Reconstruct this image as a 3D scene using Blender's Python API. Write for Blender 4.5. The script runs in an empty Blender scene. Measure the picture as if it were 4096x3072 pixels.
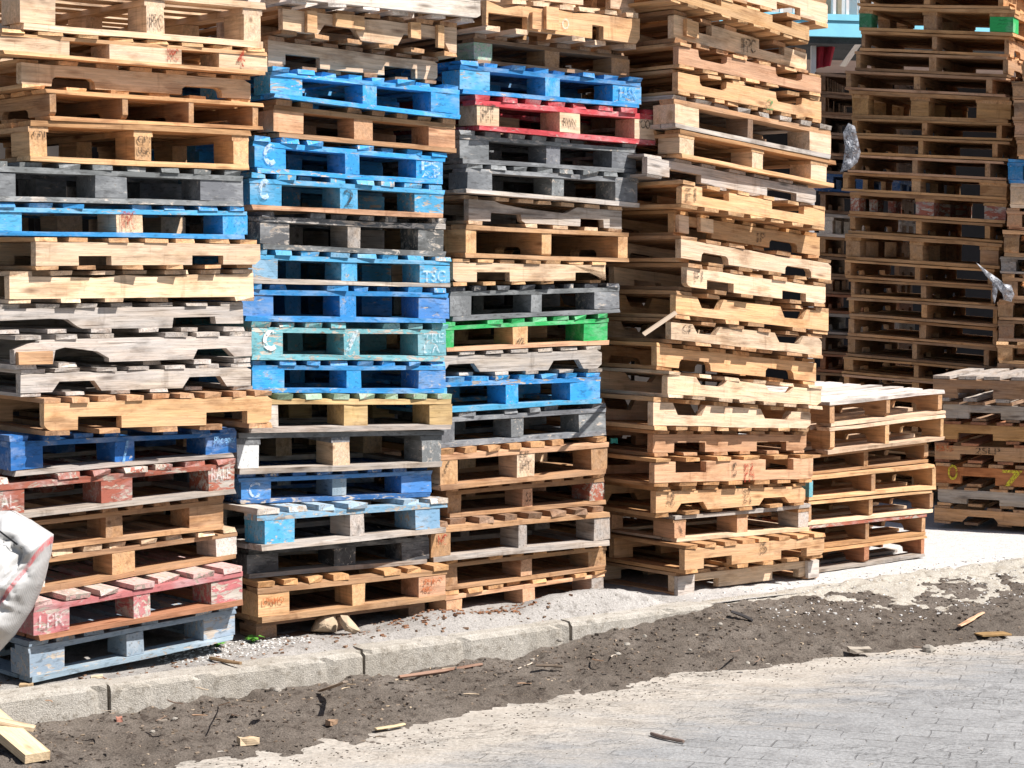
import bpy, math, random
from mathutils import Vector, noise
R = math.radians
rnd = random.Random(7)
DBG = False
scene = bpy.context.scene
C = scene.collection

# ------------------------------------------------------------------ camera model (photo is 4096 x 3072)
F, CX, CY, HCAM = 7777.0, 2048.0, 1536.0, 1.62
PITCH = math.atan((CY - 1037.0) / F)
SP, CP = math.sin(PITCH), math.cos(PITCH)
def ray(px, py):
    a, b = (px - CX) / F, (py - CY) / F
    return Vector((a, CP - b * SP, -SP - b * CP))
def at_depth(px, py, Y):
    d = ray(px, py); t = Y / d.y
    return Vector((d.x * t, Y, HCAM + d.z * t))
def on_z(px, py, z):
    d = ray(px, py); t = (z - HCAM) / d.z
    return Vector((d.x * t, d.y * t, z))
def on_plane(px, py, P0, th, off=0.0):
    """ray onto a vertical plane through P0 along yaw th, moved off metres towards its front; returns (s, z)"""
    e = Vector((math.cos(th), math.sin(th), 0)); n = Vector((math.sin(th), -math.cos(th), 0))
    p = Vector((P0[0], P0[1], 0)) + n * off
    d = ray(px, py); o = Vector((0, 0, HCAM))
    t = (p - o).dot(n) / d.dot(n)
    q = o + d * t
    return (q - p).dot(e), q.z

# ------------------------------------------------------------------ nodes
def mat(name):
    m = bpy.data.materials.new(name); m.use_nodes = True
    nt = m.node_tree; nt.nodes.clear()
    return m, nt
class NT:
    def __init__(s, nt): s.nt = nt
    def n(s, t, **k):
        x = s.nt.nodes.new(t)
        for a, v in k.items():
            if a.startswith('i_'): x.inputs[int(a[2:]) if a[2:].isdigit() else a[2:].replace('_', ' ')].default_value = v
            else: setattr(x, a, v)
        return x
    def l(s, a, b): s.nt.links.new(a, b)
    def math(s, op, a, b=None, clamp=False):
        x = s.n('ShaderNodeMath', operation=op, use_clamp=clamp)
        for i, v in enumerate((a, b)):
            if v is None: continue
            if isinstance(v, (int, float)): x.inputs[i].default_value = v
            else: s.l(v, x.inputs[i])
        return x.outputs[0]
    def mix(s, f, a, b, mode='MIX'):
        x = s.n('ShaderNodeMix', data_type='RGBA', blend_type=mode)
        for i, v in ((0, f), (6, a), (7, b)):
            if isinstance(v, (int, float)): x.inputs[i].default_value = v
            elif isinstance(v, tuple): x.inputs[i].default_value = (*v[:3], 1)
            else: s.l(v, x.inputs[i])
        return x.outputs[2]
    def ramp(s, f, lo, hi):
        x = s.n('ShaderNodeMapRange'); x.inputs[1].default_value = lo; x.inputs[2].default_value = hi
        s.l(f, x.inputs[0]); return x.outputs[0]
    def noise(s, vec, scale, detail=4, rough=.55, dist=0.0):
        x = s.n('ShaderNodeTexNoise'); x.inputs['Scale'].default_value = scale; x.inputs['Detail'].default_value = detail
        x.inputs['Roughness'].default_value = rough; x.inputs['Distortion'].default_value = dist
        if vec is not None: s.l(vec, x.inputs['Vector'])
        return x.outputs['Fac']
    def vmul(s, vec, v):
        x = s.n('ShaderNodeVectorMath', operation='MULTIPLY'); s.l(vec, x.inputs[0]); x.inputs[1].default_value = v
        return x.outputs[0]
    def bump(s, h, strength, dist):
        x = s.n('ShaderNodeBump'); x.inputs['Strength'].default_value = strength; x.inputs['Distance'].default_value = dist
        s.l(h, x.inputs['Height']); return x.outputs[0]
    def out(s, col, rough=.8, normal=None, spec=.25, alpha=None, **extra):
        b = s.n('ShaderNodeBsdfPrincipled'); o = s.n('ShaderNodeOutputMaterial')
        if isinstance(col, tuple): b.inputs['Base Color'].default_value = (*col[:3], 1)
        else: s.l(col, b.inputs['Base Color'])
        if isinstance(rough, (int, float)): b.inputs['Roughness'].default_value = rough
        else: s.l(rough, b.inputs['Roughness'])
        b.inputs['Specular IOR Level'].default_value = spec
        if normal is not None: s.l(normal, b.inputs['Normal'])
        if alpha is not None: s.l(alpha, b.inputs['Alpha'])
        for k, v in extra.items(): b.inputs[k.replace('_', ' ')].default_value = v
        s.l(b.outputs[0], o.inputs[0]); return b

def wood_core(t, gp, base, tone, weather):
    streak = t.noise(t.vmul(gp, (1.6, 26, 26)), 3.0, 6, .62, .4)
    fine = t.noise(t.vmul(gp, (6, 120, 120)), 2.0, 3, .6)
    blotch = t.noise(t.vmul(gp, (2.2, 6, 6)), 2.2, 4, .6)
    k = t.math('ADD', t.math('MULTIPLY', t.ramp(streak, .25, .75), .52), .66)
    k = t.math('MULTIPLY', k, t.math('ADD', t.math('MULTIPLY', t.ramp(fine, .3, .7), .22), .87))
    k = t.math('MULTIPLY', k, t.math('ADD', t.math('MULTIPLY', tone, .9), .1))
    comb = t.n('ShaderNodeCombineXYZ')
    for i in range(3): t.l(k, comb.inputs[i])
    col = t.mix(1.0, base, comb.outputs[0], 'MULTIPLY')
    # brown resin and water stains with a shape of their own
    st = t.ramp(blotch, .52, .66)
    col = t.mix(t.math('MULTIPLY', st, .62), col, t.mix(1.0, col, (.50, .40, .32), 'MULTIPLY'))
    sp = t.ramp(t.noise(t.vmul(gp, (14, 40, 40)), 2.4, 4, .7), .60, .72)
    col = t.mix(t.math('MULTIPLY', sp, .45), col, t.mix(1.0, col, (.42, .34, .28), 'MULTIPLY'))
    dr = t.ramp(t.noise(t.vmul(gp, (11, 2.0, 2.0)), 1.6, 4, .65), .60, .70)          # run marks across the board
    col = t.mix(t.math('MULTIPLY', dr, .42), col, t.mix(1.0, col, (.46, .38, .32), 'MULTIPLY'))
    # knots
    v = t.n('ShaderNodeTexVoronoi'); v.inputs['Scale'].default_value = 1.0
    t.l(t.vmul(gp, (3.2, 13, 13)), v.inputs['Vector'])
    kn = t.ramp(v.outputs['Distance'], .17, .05)
    col = t.mix(t.math('MULTIPLY', kn, .7), col, t.mix(1.0, col, (.30, .20, .14), 'MULTIPLY'))
    # weathering to grey, dark cracks along the grain
    bw = t.n('ShaderNodeRGBToBW'); t.l(col, bw.inputs[0])
    g = t.n('ShaderNodeCombineXYZ')
    for i, f in enumerate((1.08, .98, .90)): t.l(t.math('MULTIPLY', bw.outputs[0], f), g.inputs[i])
    wn = t.ramp(t.noise(t.vmul(gp, (1.5, 9, 9)), 2.6, 5, .6), .35, .62)
    wf = t.math('MULTIPLY', weather, t.math('ADD', t.math('MULTIPLY', wn, .6), .4), True)
    col = t.mix(wf, col, g.outputs[0])
    ck = t.ramp(t.noise(t.vmul(gp, (1.1, 44, 44)), 3.4, 4, .6), .42, .32)
    ckf = t.math('MULTIPLY', ck, t.math('ADD', t.math('MULTIPLY', weather, .55), .22), True)
    col = t.mix(ckf, col, t.mix(1.0, col, (.26, .22, .19), 'MULTIPLY'))
    h = t.math('SUBTRACT', t.math('ADD', streak, t.math('MULTIPLY', fine, .3)), t.math('MULTIPLY', ckf, .6))
    return col, h

M = {}
def make_wood():
    m, nt = mat('timber'); t = NT(nt)
    oi = t.n('ShaderNodeObjectInfo'); gp = t.n('ShaderNodeAttribute', attribute_name='gp').outputs['Vector']
    tone = t.n('ShaderNodeAttribute', attribute_name='tone').outputs['Fac']
    col, h = wood_core(t, gp, oi.outputs['Color'], tone, oi.outputs['Alpha'])
    t.out(col, .82, t.bump(h, .5, .004), .15); M['wood'] = m
    m, nt = mat('worn painted timber'); t = NT(nt)
    oi = t.n('ShaderNodeObjectInfo'); gp = t.n('ShaderNodeAttribute', attribute_name='gp').outputs['Vector']
    tone = t.n('ShaderNodeAttribute', attribute_name='tone').outputs['Fac']
    wcol, h = wood_core(t, gp, t.mix(0.0, (.52, .42, .31), (.52, .42, .31)), tone, t.math('MULTIPLY', tone, .75))
    n1 = t.noise(t.vmul(gp, (5, 15, 15)), 3.0, 6, .68, .6)
    n2 = t.noise(t.vmul(gp, (9, 30, 30)), 3.0, 4, .6)
    n3 = t.noise(t.vmul(gp, (3, 5, 5)), 2.5, 3, .5)
    thr = t.math('SUBTRACT', .80, t.math('ADD', t.math('MULTIPLY', oi.outputs['Alpha'], .50), t.math('MULTIPLY', t.math('SUBTRACT', tone, 1.0), .45)))
    wear = t.n('ShaderNodeMapRange'); t.l(n1, wear.inputs[0]); t.l(thr, wear.inputs[1]); t.l(t.math('ADD', thr, .05), wear.inputs[2])
    pk = t.math('MULTIPLY', t.math('ADD', t.math('MULTIPLY', n2, .5), .75), t.math('ADD', t.math('MULTIPLY', tone, .6), .4))
    comb = t.n('ShaderNodeCombineXYZ')
    for i in range(3): t.l(pk, comb.inputs[i])
    pc = t.mix(1.0, oi.outputs['Color'], comb.outputs[0], 'MULTIPLY')
    pc = t.mix(t.math('MULTIPLY', t.ramp(t.math('ADD', t.math('MULTIPLY', n3, .6), t.math('MULTIPLY', n1, .4)), .47, .62), .50), pc, t.mix(.5, pc, (.62, .63, .63)))      # chalky scuffs
    pc = t.mix(t.math('MULTIPLY', t.ramp(n2, .52, .68), .7), pc, t.mix(1.0, pc, (.30, .28, .26), 'MULTIPLY'))     # grime
    col = t.mix(wear.outputs[0], pc, wcol)
    hh = t.math('ADD', t.math('MULTIPLY', h, .6), t.math('MULTIPLY', wear.outputs[0], -.6))
    t.out(col, .62, t.bump(hh, .45, .003), .3); M['paint'] = m
    # stencil / chalk / marker paint
    m, nt = mat('faded mark'); t = NT(nt)
    oi = t.n('ShaderNodeObjectInfo'); tc = t.n('ShaderNodeTexCoord')
    a = t.ramp(t.noise(tc.outputs['Object'], 60, 5, .75), .42, .58)
    al = t.math('MULTIPLY', a, oi.outputs['Alpha'])
    t.out(oi.outputs['Color'], .8, None, .1, al); M['mark'] = m
make_wood()

def ground_mat(name, c1, c2, c3, scale, bumpd, speck=.3, crack=0.0, zone=None):
    m, nt = mat(name); t = NT(nt)
    P = t.n('ShaderNodeNewGeometry').outputs['Position']
    a = t.noise(P, scale * .35, 6, .65); b = t.noise(P, scale * 3, 6, .7); c = t.noise(P, scale * 22, 4, .7)
    col = t.mix(t.ramp(a, .36, .64), c1, c2)
    col = t.mix(t.ramp(b, .52, .66), col, c3)
    if zone:                                # another covering (sand, old concrete) takes over along or across the street
        ax, lo, hi, k1, k2 = zone
        D2 = (.815, .5795, 0) if ax == 'u' else (-.5795, .815, 0)
        dt = t.n('ShaderNodeVectorMath', operation='DOT_PRODUCT'); t.l(P, dt.inputs[0]); dt.inputs[1].default_value = D2
        q = t.math('SUBTRACT', dt.outputs['Value'], -1.53 * D2[0] + 7.34 * D2[1])
        if ax == 'v':
            du = t.n('ShaderNodeVectorMath', operation='DOT_PRODUCT'); t.l(P, du.inputs[0]); du.inputs[1].default_value = (.815, .5795, 0)
            q = t.math('SUBTRACT', q, t.math('MULTIPLY', t.math('SUBTRACT', du.outputs['Value'], 3.0065), .085))
            st = t.noise(t.vmul(P, (1.3, 3.5, 1)), 2.2, 6, .7)
        else: st = a
        q = t.math('ADD', q, t.math('MULTIPLY', t.math('SUBTRACT', st, .5), 1.5))
        col = t.mix(t.ramp(q, lo, hi), col, t.mix(t.ramp(b, .35, .6), k1, k2))
    d = t.math('ADD', t.math('MULTIPLY', t.ramp(c, .3, .7), speck), 1 - speck * .55)
    comb = t.n('ShaderNodeCombineXYZ')
    for i in range(3): t.l(d, comb.inputs[i])
    col = t.mix(1.0, col, comb.outputs[0], 'MULTIPLY')
    h = t.math('ADD', b, t.math('MULTIPLY', c, .6))
    if crack:
        r2 = t.n('ShaderNodeVectorRotate', rotation_type='Z_AXIS'); r2.inputs['Angle'].default_value = R(19); t.l(P, r2.inputs['Vector'])
        wb = t.n('ShaderNodeTexNoise'); wb.inputs['Scale'].default_value = 5.0; t.l(P, wb.inputs['Vector'])
        av = t.n('ShaderNodeVectorMath', operation='ADD'); t.l(r2.outputs[0], av.inputs[0]); t.l(t.vmul(wb.outputs['Color'], (.03, .03, 0)), av.inputs[1])
        bt = t.n('ShaderNodeTexBrick', offset=.5); t.l(av.outputs[0], bt.inputs['Vector'])
        for k_, v_ in (('Scale', 1.0), ('Mortar Size', .0045), ('Mortar Smooth', .4), ('Brick Width', .21), ('Row Height', .105)): bt.inputs[k_].default_value = v_
        bt.inputs['Color1'].default_value = (.84, .84, .84, 1); bt.inputs['Color2'].default_value = (1.06, 1.06, 1.06, 1); bt.inputs['Mortar'].default_value = (1, 1, 1, 1)
        ga = t.ramp(t.noise(t.vmul(P, (1, 1, 1)), 5.0, 4, .65), .42, .60)
        jm = t.math('MULTIPLY', t.math('SUBTRACT', 1.0, t.ramp(bt.outputs['Fac'], 1.0, .0)), t.math('MULTIPLY', ga, .62))
        if zone: jm = t.math('MULTIPLY', jm, t.ramp(q, .95 * hi + .15, lo))
        col = t.mix(.7, col, t.mix(1.0, col, bt.outputs['Color'], 'MULTIPLY'))
        col = t.mix(jm, col, t.mix(1.0, col, (.34, .33, .32), 'MULTIPLY'))
        h = t.math('SUBTRACT', h, t.math('MULTIPLY', jm, 1.5))
        crack *= .45
        rot = t.n('ShaderNodeVectorRotate', rotation_type='Z_AXIS'); rot.inputs['Angle'].default_value = R(-22)
        t.l(P, rot.inputs['Vector'])
        wob = t.n('ShaderNodeTexNoise'); wob.inputs['Scale'].default_value = 3.0; t.l(rot.outputs[0], wob.inputs['Vector'])
        ad = t.n('ShaderNodeVectorMath', operation='ADD'); t.l(rot.outputs[0], ad.inputs[0])
        t.l(t.vmul(wob.outputs['Color'], (.25, .12, 0)), ad.inputs[1])
        cr = t.noise(t.vmul(ad.outputs[0], (3.2, 9.0, 1)), 2.2, 5, .62)
        ck = t.ramp(t.math('ABSOLUTE', t.math('SUBTRACT', cr, .5)), .016, .0)
        gate = t.ramp(t.noise(P, 2.6, 3), .46, .60)
        ck = t.math('MULTIPLY', t.math('MULTIPLY', ck, gate), crack)
        col = t.mix(ck, col, t.mix(1.0, col, (.30, .29, .28), 'MULTIPLY'))
        h = t.math('SUBTRACT', h, t.math('MULTIPLY', ck, 2.0))
    t.out(col, .92, t.bump(h, .7, bumpd), .12); M[name] = m
ground_mat('grey silt', (.27, .25, .23), (.35, .325, .30), (.20, .182, .163), 5.0, .012, .6, 0, ('u', 2.6, 3.9, (.46, .44, .415), (.54, .515, .49)))
ground_mat('gutter dirt', (.108, .088, .071), (.165, .139, .116), (.060, .047, .038), 6.0, .022, .95)
ground_mat('asphalt', (.255, .252, .248), (.295, .291, .286), (.22, .216, .212), 3.0, .008, .5, .9, ('v', -1.70, -1.05, (.345, .305, .26), (.41, .37, .32)))
ground_mat('kerb concrete', (.36, .325, .275), (.45, .415, .365), (.25, .22, .18), 9.0, .012, .7)
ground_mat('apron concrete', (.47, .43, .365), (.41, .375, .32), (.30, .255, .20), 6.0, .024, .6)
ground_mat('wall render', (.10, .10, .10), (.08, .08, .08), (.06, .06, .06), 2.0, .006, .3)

def flat_mat(name, col, rough=.6, var=.25, scale=12, **k):
    m, nt = mat(name); t = NT(nt)
    tc = t.n('ShaderNodeTexCoord'); n = t.noise(tc.outputs['Object'], scale, 5, .65)
    c = t.mix(t.ramp(n, .3, .75), tuple(x * (1 - var) for x in col), tuple(min(1, x * (1 + var)) for x in col))
    t.out(c, rough, t.bump(n, .3, .004), .3, None, **k); M[name] = m
flat_mat('pale blue paint', (.28, .70, .86), .5, .12, 3)
flat_mat('white paint', (.76, .72, .70), .6, .12, 6)
flat_mat('rose render', (.55, .40, .34), .8, .15, 2)
flat_mat('interior shade', (.012, .011, .013), .9, .3, 2)  # shade of the open storey, put into the colour
flat_mat('red cloth', (.42, .03, .05), .85, .35, 9)
m_, nt_ = mat('film'); t_ = NT(nt_); tc_ = t_.n('ShaderNodeTexCoord')
f1_ = t_.noise(tc_.outputs['Object'], 26, 5, .7)
t_.out(t_.mix(t_.ramp(f1_, .35, .65), (.42, .43, .46), (.24, .25, .28)), .4, t_.bump(f1_, .35, .01), .4, t_.math('ADD', t_.math('MULTIPLY', t_.ramp(f1_, .62, .40), .75), .15)); M['film'] = m_
flat_mat('kraft paper', (.42, .32, .22), .85, .25, 14)
flat_mat('stone', (.30, .27, .23), .9, .35, 20)
flat_mat('leaf green', (.09, .24, .035), .5, .4, 30)
flat_mat('teal plastic', (.07, .55, .48), .35, .2, 30)
flat_mat('black cord', (.02, .02, .025), .6, .2, 30)
flat_mat('ochre ply', (.28, .17, .07), .85, .3, 14)
flat_mat('plaster', (.62, .60, .57), .9, .2, 30)
flat_mat('dry leaf', (.22, .10, .05), .8, .45, 40)
flat_mat('fence metal', (.05, .042, .038), .7, .35, 5)  # dark sheet for the added unseen baffles

# ------------------------------------------------------------------ mesh builder
class MB:
    def __init__(s): s.v, s.f, s.g, s.t = [], [], [], []
    def add(s, vs, fs, gps, tone):
        b = len(s.v); s.v += vs; s.f += [tuple(b + i for i in f) for f in fs]; s.g += gps; s.t += [tone] * len(vs)
    def beam(s, x0, x1, y0, y1, z0, z1, ax, tone=None, jit=.003, seg=None, bow=.0, rag=0.0):
        """a sawn board between the given bounds, its grain along ax ('x' or 'y'); slightly irregular"""
        tone = rnd.uniform(.72, 1.18) if tone is None else tone
        L = (x1 - x0) if ax == 'x' else (y1 - y0)
        n = seg or max(1, int(abs(L) / .22))
        o = Vector((rnd.uniform(0, 60), rnd.uniform(0, 60), rnd.uniform(0, 60)))
        vs, gs = [], []
        ph = rnd.uniform(0, 6.28)
        for i in range(n + 1):
            t = i / n
            w = math.sin(ph + t * 4.0) * bow
            for a, b in ((0, 0), (1, 0), (1, 1), (0, 1)):
                j = lambda k=1.0: rnd.uniform(-jit, jit) * k
                e = rnd.uniform(-rag, rag) if i in (0, n) else 0
                if ax == 'x':
                    p = Vector((x0 + (x1 - x0) * t + e, (y0, y1)[a] + j(.7), (z0, z1)[b] + j(.6) + w))
                    g = Vector((p.x, p.y, p.z))
                else:
                    p = Vector(((x0, x1)[a] + j(.7), y0 + (y1 - y0) * t + e, (z0, z1)[b] + j(.6) + w))
                    g = Vector((p.y, p.x, p.z))
                vs.append(p); gs.append(g + o)
        fs = [(3, 2, 1, 0), (n * 4, n * 4 + 1, n * 4 + 2, n * 4 + 3)]
        for i in range(n):
            a, b = i * 4, i * 4 + 4
            for k in range(4):
                k2 = (k + 1) % 4
                fs.append((a + k, a + k2, b + k2, b + k))
        if ax == 'y': fs = [f[::-1] for f in fs]
        s.add(vs, fs, gs, tone)
    def profile(s, pts, y0, y1, ax='x', tone=None, jit=.0015):
        """a plank whose outline pts (length, height) is cut out of it, between y0 and y1"""
        tone = rnd.uniform(.86, 1.14) if tone is None else tone
        o = Vector((rnd.uniform(0, 60), rnd.uniform(0, 60), rnd.uniform(0, 60)))
        n = len(pts); vs, gs = [], []
        for y in (y0, y1):
            for (a, z) in pts:
                z2 = z + rnd.uniform(-jit, jit); a2 = a + rnd.uniform(-jit, jit)
                vs.append(Vector((a2, y, z2)) if ax == 'x' else Vector((y, a2, z2)))
                gs.append(Vector((a2, y, z2)) + o)
        fs = [tuple(range(n)), tuple(range(2 * n - 1, n - 1, -1))]
        for i in range(n):
            j = (i + 1) % n
            fs.append((j, i, n + i, n + j))
        if ax == 'y': fs = [f[::-1] for f in fs]
        s.add(vs, fs, gs, tone)
    def build(s, name, material, parent=None, color=None, warp=None, smooth=False):
        me = bpy.data.meshes.new(name)
        vs = [warp(v) for v in s.v] if warp else s.v
        me.from_pydata([tuple(v) for v in vs], [], s.f)
        a = me.attributes.new('gp', 'FLOAT_VECTOR', 'POINT'); a.data.foreach_set('vector', [c for g in s.g for c in g])
        a = me.attributes.new('tone', 'FLOAT', 'POINT'); a.data.foreach_set('value', s.t)
        if smooth: me.polygons.foreach_set('use_smooth', [True] * len(me.polygons))
        me.materials.append(M[material]); me.update()
        o = bpy.data.objects.new(name, me); C.objects.link(o)
        if parent: o.parent = parent
        if color: o.color = color
        return o
def tag(o, label=None, cat=None, group=None, kind=None):
    if label: o['label'] = label
    if cat: o['category'] = cat
    if group: o['group'] = group
    if kind: o['kind'] = kind
    return o
def empty(name, loc, rz=0.0):
    o = bpy.data.objects.new(name, None); C.objects.link(o)
    o.location = loc; o.rotation_euler = (0, 0, rz); o.empty_display_size = .1
    return o

# ------------------------------------------------------------------ timber colours: (material, rgb, weathering or wear)
K = {
 'pine': ('wood', (0.664, 0.376, 0.171), 0.20), 'honey': ('wood', (0.599, 0.310, 0.124), 0.18), 'cream': ('wood', (0.750, 0.503, 0.299), 0.33),
 'tan': ('wood', (0.504, 0.265, 0.113), 0.30), 'brown': ('wood', (0.397, 0.211, 0.102), 0.43), 'dark': ('wood', (0.289, 0.153, 0.076), 0.48),
 'grey': ('wood', (0.469, 0.364, 0.274), 0.88), 'silver': ('wood', (0.530, 0.425, 0.335), 0.95), 'white': ('wood', (0.775, 0.662, 0.548), 0.78),
 'rust': ('wood', (0.450, 0.188, 0.091), 0.18), 'yellow': ('wood', (0.621, 0.410, 0.161), 0.23), 'peach': ('wood', (0.643, 0.350, 0.189), 0.18),
 'ochre': ('wood', (0.536, 0.278, 0.091), 0.18), 'orange': ('wood', (0.492, 0.180, 0.060), 0.13),
 'blue': ('paint', (.032, .225, .51), .36), 'bright': ('paint', (.036, .30, .64), .36), 'cyan': ('paint', (.075, .33, .56), .46), 'deep': ('paint', (.022, .125, .36), .34),
 'navy': ('paint', (.028, .10, .26), .4), 'turq': ('paint', (.15, .38, .42), .46), 'royal': ('paint', (.065, .205, .47), .36),
 'pblue': ('paint', (.20, .36, .50), .6), 'charcoal': ('paint', (.055, .057, .062), .38), 'slate': ('paint', (.15, .155, .16), .36),
 'red': ('paint', (.48, .055, .065), .36), 'brick': ('paint', (.34, .105, .065), .62), 'pink': ('paint', (.47, .155, .16), .55),
 'green': ('paint', (.03, .38, .10), .2), 'palegreen': ('paint', (.30, .42, .27), .5), 'wpaint': ('paint', (.68, .68, .68), .3),
 'gblue': ('paint', (.25, .32, .38), .5), 'pinkw': ('paint', (.66, .40, .38), .7), 'pbluew': ('paint', (.38, .50, .60), .7), 'blackw': ('paint', (.10, .10, .10), .5), 'pgreen': ('paint', (.05, .22, .10), .3),
}
def col(key, f=1.0):
    m, c, w = K[key]
    j = rnd.uniform(.93, 1.07) * f
    return m, (c[0] * j, c[1] * j * rnd.uniform(.98, 1.02), c[2] * j * rnd.uniform(.96, 1.04), w)

def notch_outline(L, H, notches, inv, shape, nh, ragged=0.0, broken=None):
    """outline of a stringer L x H with its fork notches cut into the lower (or, inverted, upper) edge"""
    low = [(0, 0)]
    for a, b in notches:
        if shape == 'r': q = [(a, 0), (a, nh), (b, nh), (b, 0)]
        elif shape == 't': q = [(a - .012, 0), (a + .022, nh), (b - .022, nh), (b + .012, 0)]
        else: q = [(a, 0), (a + .004, nh * .7), (a + .02, nh), (b - .02, nh), (b - .004, nh * .7), (b, 0)]
        low += [p for p in q if p[0] > low[-1][0] - .05]
    low.append((L, 0))
    if rnd.random() < .6:                   # splintered lower corners
        c = rnd.uniform(.006, .03); low[0:1] = [(0, c * .7), (c * .4, c * .25), (c, 0)] if not notches or notches[0][0] > .06 else low[0:1]
    if rnd.random() < .6:
        c = rnd.uniform(.006, .03); low[-1:] = [(L - c, 0), (L - c * .5, c * .4), (L, c * .8)]
    hi = [(L, H)]
    if rnd.random() < .6:
        c = rnd.uniform(.006, .035); hi = [(L, H - c * .6), (L - c * .5, H - c * .35), (L - c, H)]
    nseg = 9
    for i in range(1, nseg): hi.append((L * (1 - i / nseg), H - abs(rnd.gauss(0, ragged))))
    hi.append((0, H))
    pts = low + hi
    out, last = [], None
    for p in pts:
        if last is None or (abs(p[0] - last[0]) + abs(p[1] - last[1])) > 1e-4: out.append(p)
        last = p
    if inv: out = [(x, H - z) for x, z in out][::-1]
    return out

FONT_MARKS = []
def text_mesh(txt):
    cu = bpy.data.curves.new('mark', 'FONT'); cu.body = txt; cu.extrude = .01; cu.offset = .012
    o = bpy.data.objects.new('tmp', cu)
    me = bpy.data.meshes.new_from_object(o)
    bpy.data.objects.remove(o); bpy.data.curves.remove(cu)
    return me
def big_c():
    me = bpy.data.meshes.new('mark'); vs, fs = [], []
    n = 18
    for i in range(n + 1):
        a = R(48) + (R(312) - R(48)) * i / n
        for r in (.27, .5): vs.append((math.cos(a) * r, math.sin(a) * r, 0)); 
        for r in (.27, .5): vs.append((math.cos(a) * r, math.sin(a) * r, .01))
    for i in range(n):
        a, b = i * 4, i * 4 + 4
        fs += [(a + 2, a + 3, b + 3, b + 2), (a, b, b + 1, a + 1), (a, a + 2, b + 2, b), (a + 1, b + 1, b + 3, a + 3)]
    me.from_pydata(vs, [], fs); return me
MARKCOL = {'k': (.06, .05, .04, .6), 'w': (.80, .80, .78, .36), 'c': (.80, .80, .78, .95), 'r': (.42, .05, .03, .65), 'y': (.68, .60, .06, .95), 'g': (.10, .30, .12, .8),
           'W': (.72, .80, .86, .42), 'b': (.55, .16, .06, .7), 'l': (.30, .55, .80, .6)}
def add_mark(txt, root, part, x0, x1, z0, z1, y, colour, name='lettering'):
    me = big_c() if txt == '@C' else text_mesh(txt)
    xs = [v.co.x for v in me.vertices]; ys = [v.co.y for v in me.vertices]
    if not xs: return
    ax, bx, ay, by = min(xs), max(xs), min(ys), max(ys)
    for v in me.vertices:
        X = x0 + (v.co.x - ax) / max(bx - ax, 1e-6) * (x1 - x0)
        Z = z0 + (v.co.y - ay) / max(by - ay, 1e-6) * (z1 - z0)
        v.co = (X, y - .0012 if v.co.z > .003 else y + .0005, Z)
    me.materials.clear(); me.materials.append(M['mark'])
    o = bpy.data.objects.new(name, me); C.objects.link(o); o.parent = part or root
    o.color = MARKCOL[colour]
    return o

ORD = ['lowest', 'second', 'third', 'fourth', 'fifth', 'sixth', 'seventh', 'eighth', 'ninth', 'tenth', 'eleventh', 'twelfth', 'thirteenth',
       'fourteenth', 'fifteenth', 'sixteenth', 'seventeenth', 'eighteenth', 'nineteenth', 'twentieth', 'twenty-first', 'twenty-second', 'twenty-third', 'twenty-fourth', 'twenty-fifth']

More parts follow.
